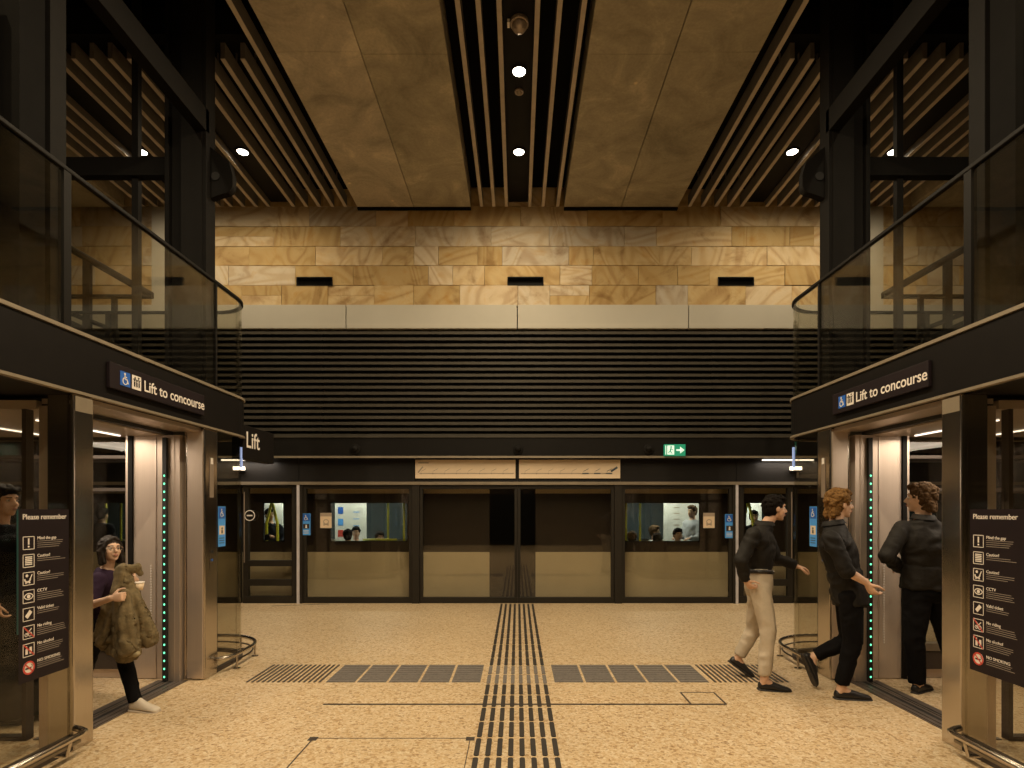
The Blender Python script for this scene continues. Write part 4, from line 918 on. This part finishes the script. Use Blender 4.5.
def human(name, label, J, face_d, top, bottom, k=1.0, voxel=.0075, skin=None, hair=None, hair_style='short', hands=None, feet=None, sleeve=1.0, group=None, head_up=V((0, 0, 1)), shoes=None, glasses=False, belt=None, cat='person', slim=1.0, top_len=.10, tuck=False, legs=True, ankle_skin=True, detail=True, hat=None, baggy=1.0):
    skin = skin or M_skin
    J = {a: V(b) for a, b in J.items()}
    base = J['pel'].copy(); base.z = 0
    if legs:
        for s in 'RL':
            if V(feet[s][1]).normalized().z > .999: J['an' + s].z = .085 * k if cat == 'person' and J['pel'].y < 9 else J['an' + s].z
    lat = (J['shR'] - J['shL']).normalized(); plat = (J['hiR'] - J['hiL']).normalized()
    upv = (J['neck'] - J['pel']).normalized(); front = upv.cross(lat).normalized(); pfront = V((0, 0, 1)).cross(plat).normalized()
    def torso(mb, g, lo=True, w=1.0):
        mid = J['waist']; ch = J['chest']; nk = J['neck']; sh = (J['shR'] + J['shL']) / 2; hw = (J['shR'] - J['shL']).length / 2
        R = []
        if lo: R.append((J['pel'] - upv * .10 * k, plat * (.10 + g) * k, pfront * (.085 + g) * k))
        R += [(J['pel'] - upv * .03 * k * (1 if lo else 0), plat * (.165 * w + g) * k, pfront * (.112 * w + g) * k), (mid, lat * (.142 * w + g) * k, front * (.10 * w + g) * k), (mid.lerp(ch, .5), lat * (.155 * w + g) * k, front * (.112 * w + g) * k), (ch, lat * (.168 * w + g) * k, front * (.122 * w + g) * k),
              (ch.lerp(sh, .55), lat * (hw * .96 + g * k), front * (.115 * w + g) * k), (sh + upv * .015 * k, lat * (hw * .85 + g * k), front * (.085 + g) * k), (sh.lerp(nk, .6) + upv * .02 * k, lat * (.095 + g) * k, front * (.065 + g) * k)]
        if lo: R.append((nk + upv * .02 * k, lat * .058 * k, front * .060 * k))
        else: R.append((nk + upv * .004 * k, lat * (.060 + g * .8) * k, front * (.062 + g * .8) * k))
        if tuck and not lo: R[0] = (J['waist'].lerp(J['pel'], .5), plat * .148 * k * w, pfront * .106 * k * w)
        mb.loft(R, 20)
    b = MB(); torso(b, 0, True, slim)
    hc = J['head']; P, HF, HR, HU = head(b, hc, V(face_d), V(head_up), k)
    b.capsule(J['neck'] - upv * .02 * k, hc - HU * .055 * k - HF * .018 * k, .058 * k * slim, .052 * k * slim, 14)
    for s in 'RL':
        b.capsule(J['sh' + s], J['el' + s], .050 * k, .040 * k); b.capsule(J['el' + s], J['wr' + s], .041 * k, .026 * k)
        d, n, t = hands[s][:3]; cu = hands[s][3] if len(hands[s]) > 3 else 35
        hand(b, J['wr' + s], V(d), V(n), V(t), k, cu)
        if legs:
            b.capsule(J['hi' + s], J['kn' + s], .082 * k * slim, .055 * k); b.capsule(J['kn' + s], J['an' + s], .054 * k, .036 * k)
            fd, fu = V(feet[s][0]).normalized(), V(feet[s][1]).normalized()
            b.capsule(J['an' + s], J['an' + s] - fu * .05 * k + fd * .10 * k, .034 * k, .028 * k); b.capsule(J['an' + s], J['an' + s] - fu * .045 * k - fd * .02 * k, .034 * k, .030 * k)
    body = remesh(b, name, skin, None, voxel, 2)
    # the body mesh is the thing itself; clothing and hair are its children
    bl = base.copy()
    for v in body.data.vertices: v.co -= bl
    body.location = bl; tag(body, label, cat, group)
    bpy.context.view_layer.update()
    face(body, P, HF, HR, HU, k, hair, skin, glasses)
    vc = voxel * 1.5
    # top garment
    g = .016 * baggy; t = MB(); torso(t, g, False, slim)
    hemc = J['pel'] - upv * top_len * k
    if not tuck: t.loft([(hemc, plat * (.178 * slim + g) * k, pfront * (.125 * slim + g) * k), (J['pel'], plat * (.172 * slim + g) * k, pfront * (.122 * slim + g) * k), (J['waist'], lat * (.15 * slim + g) * k, front * (.11 * slim + g) * k)], 20)
    for s in 'RL':
        sh, el, wr = J['sh' + s], J['el' + s], J['wr' + s]
        if sleeve >= .5:
            t.capsule(sh, el, .066 * k, .054 * k); e2 = el.lerp(wr, (sleeve - .5) * 2)
            if sleeve > .5: t.capsule(el, e2, .054 * k, .040 * k, f1=True)
        else: t.capsule(sh, sh.lerp(el, sleeve * 2), .064 * k, .060 * k, f1=True)
    remesh(t, 'shirt', top, body, vc, 1, .011 * k, seed=len(label), freq=8, zf=1.4)
    if detail and name == 'person' and not glasses:
        c = MB(); nk = J['neck'] + upv * .03 * k
        c.loft([(nk - upv * .022 * k, lat * .094 * k, front * .096 * k), (nk + upv * .018 * k, lat * .072 * k, front * .076 * k), (nk + upv * .018 * k, lat * .064 * k, front * .067 * k), (nk - upv * .02 * k, lat * .080 * k, front * .082 * k)], 18, cap=False); c.build('collar', top, body, True)
    if legs:
        t = MB(); t.loft([(J['pel'] - upv * .11 * k, plat * .11 * k, pfront * .10 * k), (J['pel'] - upv * .04 * k, plat * .180 * slim * k, pfront * .128 * slim * k), (J['waist'].lerp(J['pel'], .25 if tuck else .45), plat * .160 * slim * k, pfront * .120 * slim * k)], 20)
        for s in 'RL':
            a, m, z = J['hi' + s], J['kn' + s], J['an' + s]
            t.capsule(a, m, .096 * k * slim * baggy ** .5, .068 * k * baggy); t.capsule(m, m.lerp(z, .9 if ankle_skin else 1.0), .068 * k * baggy, .052 * k * baggy, f1=True)
        remesh(t, 'trousers', bottom, body, vc, 1, (.0065 if k > .95 else .004) * k, seed=len(label) + 3, freq=11, zf=.9)
        if belt:
            w = J['waist'].lerp(J['pel'], .36); c = MB(); c.loft([(w - upv * .018, plat * .178 * k * slim, pfront * .134 * k * slim), (w + upv * .018, plat * .176 * k * slim, pfront * .132 * k * slim)], 24); B = c.build('belt', belt, body, True)
            c = MB(); c.ell(w + pfront * .134 * k * slim, plat * .02, V((0, 0, .018)), pfront * .006); c.build('buckle', M_steel, B)
        for s in 'RL':
            fd, fu = V(feet[s][0]).normalized(), V(feet[s][1]).normalized(); sm, so, L, W, low = shoes
            shoe('shoe', J['an' + s] - fu * .085 * k - fd * .055 * k, fd, fu, L, W, sm, so, body, low, k)
    # hair
    rnd = random.Random(len(label)); h = MB(); Pk = P
    if hair_style != 'none':
        h.ell(Pk(-.022, 0, .046), HR * .082 * k, HF * .092 * k, HU * .082 * k, 18)
        h.ell(Pk(-.045, 0, .0), HR * .077 * k, HF * .064 * k, HU * .080 * k, 16)
        for i in range({'curly': 150, 'short': 90, 'wavy': 130, 'bob': 90}.get(hair_style, 60)):
            a = rnd.uniform(-math.pi, math.pi); el = rnd.uniform(-.55, 1.5)
            r = .078; f = math.cos(el) * math.cos(a) * .088 - .024; q = math.cos(el) * math.sin(a) * .080; u = math.sin(el) * .084 + .042
            if f > .028 and u < .085: continue
            if f > -.01 and u < .03: continue
            sz = {'curly': .017, 'short': .011, 'wavy': .015, 'bob': .012}.get(hair_style, .012) * rnd.uniform(.7, 1.2) * k
            v = (HF * rnd.uniform(-.8, .8) + HR * rnd.uniform(-.5, .5) + HU * rnd.uniform(-1.2, .1)).normalized()
            h.capsule(Pk(f, q, u), Pk(f, q, u) + v * sz * 1.6, sz, sz * .6, 7)
        if hair_style in ('curly', 'wavy'):
            for i in range(50):
                a = rnd.uniform(-1, 1); h.capsule(Pk(-.072 + rnd.uniform(-.025, .035), a * .062, -.03 - rnd.random() * .05), Pk(-.085 + rnd.uniform(-.02, .02), a * .064, -.055 - rnd.random() * .05), .014 * k, .008 * k, 7)
        if hair_style == 'short':
            for s in (-1, 1): h.capsule(Pk(.070, s * .03, .088), Pk(.05, s * .05, .10), .013 * k, .018 * k, 8)
            h.capsule(Pk(.078, 0, .086), Pk(.05, 0, .115), .018 * k, .022 * k, 8)
        if hair_style in ('wavy', 'curly'):
            for i in range(18): a = rnd.uniform(-1, 1); h.capsule(Pk(.066, a * .05, .085 + rnd.random() * .02), Pk(.03, a * .06, .115), .013 * k, .018 * k, 7)
        if hair_style == 'bob':
            for i in range(46):
                a = rnd.uniform(-2.05, 2.05); f = -math.cos(a) * .078 - .012; q = math.sin(a) * .080
                h.capsule(Pk(f * .8, q * .9, .05), Pk(f, q * 1.02, -.01), .018 * k, .018 * k, 8); h.capsule(Pk(f, q * 1.02, -.01), Pk(f * 1.02, q * 1.0, -.105 - rnd.random() * .015), .018 * k, .010 * k, 8)
            for s in (-1, 1):
                for A_, B2, r in (((.055, s * .006, .108), (.052, s * .042, .082), .011), ((.052, s * .042, .082), (.034, s * .066, .035), .010), ((.034, s * .066, .035), (.022, s * .076, -.04), .011), ((.022, s * .076, -.04), (.036, s * .078, -.115), .014), ((.0, s * .08, -.02), (.01, s * .088, -.12), .018)): h.capsule(Pk(*A_), Pk(*B2), r * k, r * k, 8)
        remesh(h, 'hair', hair, body, max(.005, voxel * .8), 1, .006, 3, 34, .45 if hair_style in ('bob', 'short') else 1.0)
    return body, P

def feetz(fd, up=(0, 0, 1)): return (fd, up)
# ---- man in beige trousers
A = dict(pel=Wp(759, 583, 5.14), waist=Wp(759, 566, 5.14), chest=Wp(760, 547, 5.15), neck=Wp(764, 526, 5.15), head=Wp(775, 509, 5.15),
         shR=Wp(754, 535, 4.98), shL=Wp(765, 535, 5.31), elR=Wp(741, 560, 4.92), wrR=Wp(745, 580, 4.97), elL=Wp(775, 557, 5.38), wrL=Wp(796, 566, 5.36),
         hiR=Wp(760, 588, 5.05), hiL=Wp(758, 588, 5.24), knR=Wp(768, 630, 4.97), knL=Wp(754, 629, 5.32), anR=Wp(764, 678, 4.93), anL=Wp(738, 658, 5.36))
human('person', 'man in black shirt and beige trousers leaning forward on his way to the right lift', A, (1, .02, -.04), M_shirt, M_trb, 1.0, hair=M_hairb, hair_style='short',
      hands=dict(R=((.55, -.15, -.75), (.7, .4, .4), (.3, -.9, .2), 55), L=((.9, 0, -.25), (-.2, .1, -1), (.2, -1, .1), 30)), feet=dict(R=((1, -.14, -.06), (0, 0, 1)), L=((.80, -.1, -.56), (.56, 0, .80))),
      shoes=(M_shoe, M_sole, .285, .092, True), belt=M_belt, tuck=True, slim=.93)
# ---- man with ginger hair
B_ = dict(pel=Wp(848, 590, 4.75), waist=Wp(844, 572, 4.75), chest=Wp(839, 551, 4.76), neck=Wp(834, 526, 4.76), head=Wp(840, 505, 4.76),
          shR=Wp(831, 540, 4.58), shL=Wp(841, 538, 4.93), elR=Wp(847, 571, 4.52), wrR=Wp(867, 583, 4.50), elL=Wp(843, 573, 5.0), wrL=Wp(856, 592, 4.98),
          hiR=Wp(850, 596, 4.66), hiL=Wp(847, 596, 4.84), knR=Wp(853, 641, 4.66), knL=Wp(849, 640, 4.86), anR=Wp(841, 688, 4.70), anL=Wp(813, 657, 4.97))
human('person', 'ginger-haired man in a black shirt with rolled sleeves stepping towards the right lift', B_, (1, .05, .0), M_shirt2, M_trk, 1.03, hair=M_hairg, hair_style='curly', skin=M_skinp,
      hands=dict(R=((.45, -.1, -.85), (.7, .3, .4), (.2, -.9, .1), 40), L=((.3, 0, -.9), (.8, 0, .3), (.2, .9, 0), 35)), feet=dict(R=((1, -.06, -.02), (0, 0, 1)), L=((.36, -.06, -.93), (.93, 0, .36))),
      shoes=(M_shoe, M_sole, .30, .096, True), sleeve=.5, top_len=.13, slim=.95)
# ---- man seen from behind in the right lift
C_ = dict(pel=Wp(927, 588, 4.85), waist=Wp(926, 566, 4.84), chest=Wp(925, 545, 4.82), neck=Wp(924, 520, 4.80), head=Wp(920, 499, 4.83),
          shL=Wp(903, 529, 4.82), shR=Wp(947, 531, 4.80), elL=Wp(886, 556, 4.78), wrL=Wp(901, 569, 4.98), elR=Wp(962, 560, 4.80), wrR=Wp(955, 570, 5.02),
          hiL=Wp(917, 594, 4.85), hiR=Wp(938, 594, 4.85), knL=Wp(914, 640, 4.83), knR=Wp(949, 641, 4.86), anL=Wp(917, 683, 4.86), anR=Wp(960, 683, 4.90))
human('person', 'man in black seen from behind, standing in the right lift', C_, (-.62, .78, .0), M_shirt, M_trk, 1.05, hair=M_hairn, hair_style='wavy', skin=M_skinp,
      hands=dict(L=((.7, .7, 0), (.3, .2, -1), (0, .3, 1), 45), R=((-.7, .7, 0), (-.3, .2, -1), (0, .3, 1), 45)), feet=dict(L=((.82, .5, 0), (0, 0, 1)), R=((.3, .9, 0), (0, 0, 1))),
      shoes=(M_shoe, M_sole, .285, .096, True), top_len=.0, ankle_skin=False, slim=1.05, baggy=1.1)
# ---- woman with the olive jacket
W_ = dict(pel=Wp(98, 621, 4.62), waist=Wp(101, 604, 4.58), chest=Wp(103, 588, 4.56), neck=Wp(107, 570, 4.54), head=Wp(111, 550, 4.52),
          shR=Wp(98, 580, 4.42), shL=Wp(116, 578, 4.68), elR=Wp(88, 606, 4.30), wrR=Wp(112, 598, 4.185), elL=Wp(124, 596, 4.72), wrL=Wp(136, 580, 4.55),
          hiR=Wp(99, 624, 4.54), hiL=Wp(100, 624, 4.70), knR=Wp(123, 652, 4.48), knL=Wp(90, 655, 4.74), anR=Wp(135.5, 695, 4.42), anL=Wp(80, 690, 4.84))
human('person', 'woman in glasses and a purple top stepping out of the left lift', W_, (.84, -.50, .10), M_purple, M_trk, .86, hair=M_hairw, hair_style='bob', skin=M_skinp, glasses=True, voxel=.0068,
      hands=dict(R=((.95, -.05, .12), (-.1, .9, -.1), (.1, .2, 1), 65), L=((.3, -.8, .2), (-.8, -.3, 0), (0, 0, 1), 60)), feet=dict(R=((.97, -.1, -.04), (0, 0, 1)), L=((.8, 0, -.5), (.5, 0, .8))),
      shoes=(M_snk, M_solew, .25, .088, False), sleeve=.42, ankle_skin=False, slim=.9)
# olive jacket over her hands
J_ = MB(); rj = random.Random(5); c0 = Wp(127, 592, 4.26)
m_ = 26
for i in range(m_):
    t = i / (m_ - 1); a = t * 2 * math.pi
    x1 = 97 + 57 * (.5 - .5 * math.cos(a)) if True else 0
    dy = .09 * math.sin(a); bot = Wp(100 + 52 * t, 640 + 10 * math.sin(t * 3.1) - (6 if t > .7 else 0) + rj.uniform(-3, 3), 4.33 + .10 * math.sin(t * 9))
    top_ = Wp(119 + 14 * t, 594 + rj.uniform(-2, 2), 4.30 + .04 * math.sin(t * 9)); mid = top_.lerp(bot, .5) + V((rj.uniform(-.015, .015), rj.uniform(-.02, .03), 0))
    J_.capsule(top_, mid, .026, .030, 8); J_.capsule(mid, bot, .030, .026 + rj.random() * .010, 8)
for (p, q, r0, r1) in (((118, 592, 4.30), (122, 570, 4.33), .045, .04), ((122, 570, 4.33), (136, 568, 4.38), .04, .03), ((136, 568, 4.38), (140, 574, 4.40), .028, .015), ((122, 574, 4.33), (128, 592, 4.34), .05, .05),
                       ((124, 600, 4.30), (127, 652, 4.32), .06, .075), ((134, 594, 4.36), (150, 640, 4.38), .04, .05), ((112, 602, 4.36), (104, 634, 4.38), .05, .055), ((116, 652, 4.31), (137, 651, 4.31), .032, .03), ((97, 636, 4.38), (113, 640, 4.36), .028, .03)):
    J_.capsule(Wp(*p), Wp(*q), r0, r1, 10)
jr = empty('jacket', Wp(127, 652, 4.3), 'crumpled olive jacket hanging from the hands of the woman in the left lift', 'jacket')
jr.location.z = Wp(127, 655, 4.3).z
remesh(J_, 'body', M_olive, jr, .009, 1, .015, 4, 15, .22)
b = MB(); b.capsule(Wp(118, 655, 4.27), Wp(137, 654, 4.27), .020, .019); remesh(b, 'cuff', M_lolive, jr, .008, 1, .006, 2, 20)
b = MB(); b.loft([(Wp(134, 583, 4.28), V((.03, 0, 0)), V((0, .03, 0))), (Wp(134, 590, 4.28), V((.036, 0, 0)), V((0, .036, 0)))], 14); e = empty('cup', Wp(138, 590, 4.4), 'pale cup rim held behind the olive jacket', 'cup')
b = MB(); c = Wp(139, 590, 4.40); b.loft([(c, V((.028, 0, 0)), V((0, .028, 0))), (c + V((0, 0, .055)), V((.036, 0, 0)), V((0, .036, 0)))], 18); b.build('cup_body', M_map, e, True); b = MB(); b.disc(c + V((0, 0, .055)), (0, 0, 1), .039, .010); b.build('lid', M_white, e, bevel=.003)
# ---- dark-coated person at the left edge
E_ = dict(pel=(-3.97, 4.22, .92), waist=(-3.97, 4.22, 1.08), chest=(-3.96, 4.22, 1.26), neck=(-3.94, 4.22, 1.48), head=(-3.90, 4.22, 1.66),
          shR=(-3.95, 4.05, 1.40), shL=(-3.97, 4.39, 1.40), elR=(-3.91, 4.02, 1.12), wrR=(-3.79, 4.04, .92), elL=(-4.01, 4.44, 1.12), wrL=(-3.93, 4.44, .9),
          hiR=(-3.97, 4.14, .88), hiL=(-3.97, 4.31, .88), knR=(-3.89, 4.14, .48), knL=(-4.01, 4.31, .48), anR=(-3.91, 4.16, .09), anL=(-4.09, 4.31, .09))
pe, _ = human('person', 'person in a long black coat half out of view inside the left lift', E_, (1, -.15, 0), M_trk, M_trk, 1.0, hair=M_hairb, hair_style='short', voxel=.010,
      hands=dict(R=((.3, 0, -1), (.5, .5, 0), (1, -.2, 0), 40), L=((.1, 0, -1), (0, -1, 0), (1, 0, 0), 40)), feet=dict(R=((1, -.1, 0), (0, 0, 1)), L=((1, 0, 0), (0, 0, 1))), shoes=(M_shoe, M_sole, .27, .092, True), detail=False)
b = MB(); b.loft([(V((-3.89, 4.27, .06)), V((.30, 0, 0)), V((0, .26, 0))), (V((-3.91, 4.26, .3)), V((.28, 0, 0)), V((0, .26, 0))), (V((-3.95, 4.24, .9)), V((.23, 0, 0)), V((0, .25, 0))), (V((-3.97, 4.23, 1.15)), V((.19, 0, 0)), V((0, .24, 0))), (V((-3.96, 4.23, 1.40)), V((.17, 0, 0)), V((0, .23, 0)))], 24)
remesh(b, 'coat', M_trk, pe, .016, 2, .012, 1, 7)

# ---- passengers in the train
def passenger(px, py, d, lab, top, hair, yaw, k=1.0, stand=False, style='short', arm=None, skin=None, grp='train passengers'):
    """px, py: where the head shows; yaw: facing, degrees from the viewer's right"""
    h = Wp(px, py, d); f = V((math.cos(math.radians(yaw)), math.sin(math.radians(yaw)), 0)); u = V((0, 0, 1)); r = f.cross(u)
    nk = h - u * .16 - f * .02; pel = nk - u * .50
    J = dict(head=h, neck=nk, chest=nk - u * .2, waist=nk - u * .36, pel=pel, shR=nk - u * .07 + r * .17, shL=nk - u * .07 - r * .17)
    for s, q in (('R', 1), ('L', -1)):
        J['el' + s] = J['sh' + s] - u * .26 + r * .05 * q + f * .04; J['wr' + s] = J['el' + s] + f * .22 - u * .02 - r * .05 * q
        J['hi' + s] = pel + r * .09 * q - u * .02
        if stand: J['kn' + s] = J['hi' + s] - u * .42 + f * .03; J['an' + s] = J['kn' + s] - u * .40
        else: J['kn' + s] = J['hi' + s] + f * .40; J['an' + s] = J['kn' + s] - u * .38
    if arm: J['elR'] = J['shR'] + V(arm[0]); J['wrR'] = J['elR'] + V(arm[1])
    hd = dict(R=(f, -u, -r, 40), L=(f, -u, r, 40)); ft = dict(R=(f, u), L=(f, u))
    human('passenger', lab, J, f, top, M_navy, k, .016, hair=hair, hair_style=style, hands=hd, feet=ft, shoes=(M_shoe, M_sole, .27, .09, True), detail=False, group=grp, skin=skin)
passenger(348, 536, 10.35, 'black-haired passenger from behind in the left train window', M_navy, M_hairb, 100)
passenger(356, 533, 11.0, 'bespectacled passenger facing out, beside the black-haired one, in the left train window', M_greyc, M_hairb, -75)
passenger(380, 538, 11.0, 'dark passenger at the right of the left train window', M_navy, M_hairb, -60)
passenger(632, 538, 10.4, 'brown-haired passenger low at the left of the right train window', M_navy, M_hairn, 80)
passenger(655, 532, 11.05, 'fair passenger in a white top in the right train window', M_greyc, M_hairn, -20)
passenger(657, 540, 10.4, 'dark-haired passenger low in front of the fair one in the right train window', M_navy, M_hairb, 90)
passenger(678, 535, 10.35, 'dark-haired man facing out in the right train window', M_navy, M_hairb, -90)
passenger(692, 512, 11.0, 'standing passenger in a pale jacket at the right end of the right train window', M_greyc, M_hairn, -150, stand=True)
passenger(270, 515, 10.5, 'passenger holding a pole behind the left emergency door window', M_navy, M_hairb, -50, stand=True, arm=((.12, -.1, -.2), (.14, -.05, .05)))
passenger(754, 517, 10.6, 'passenger standing behind the right emergency door window', M_trk, M_hairb, -100, stand=True)
passenger(103, 515, 10.5, 'dark-clothed passenger in the train seen through the left lift', M_navy, M_hairb, 80, stand=True)
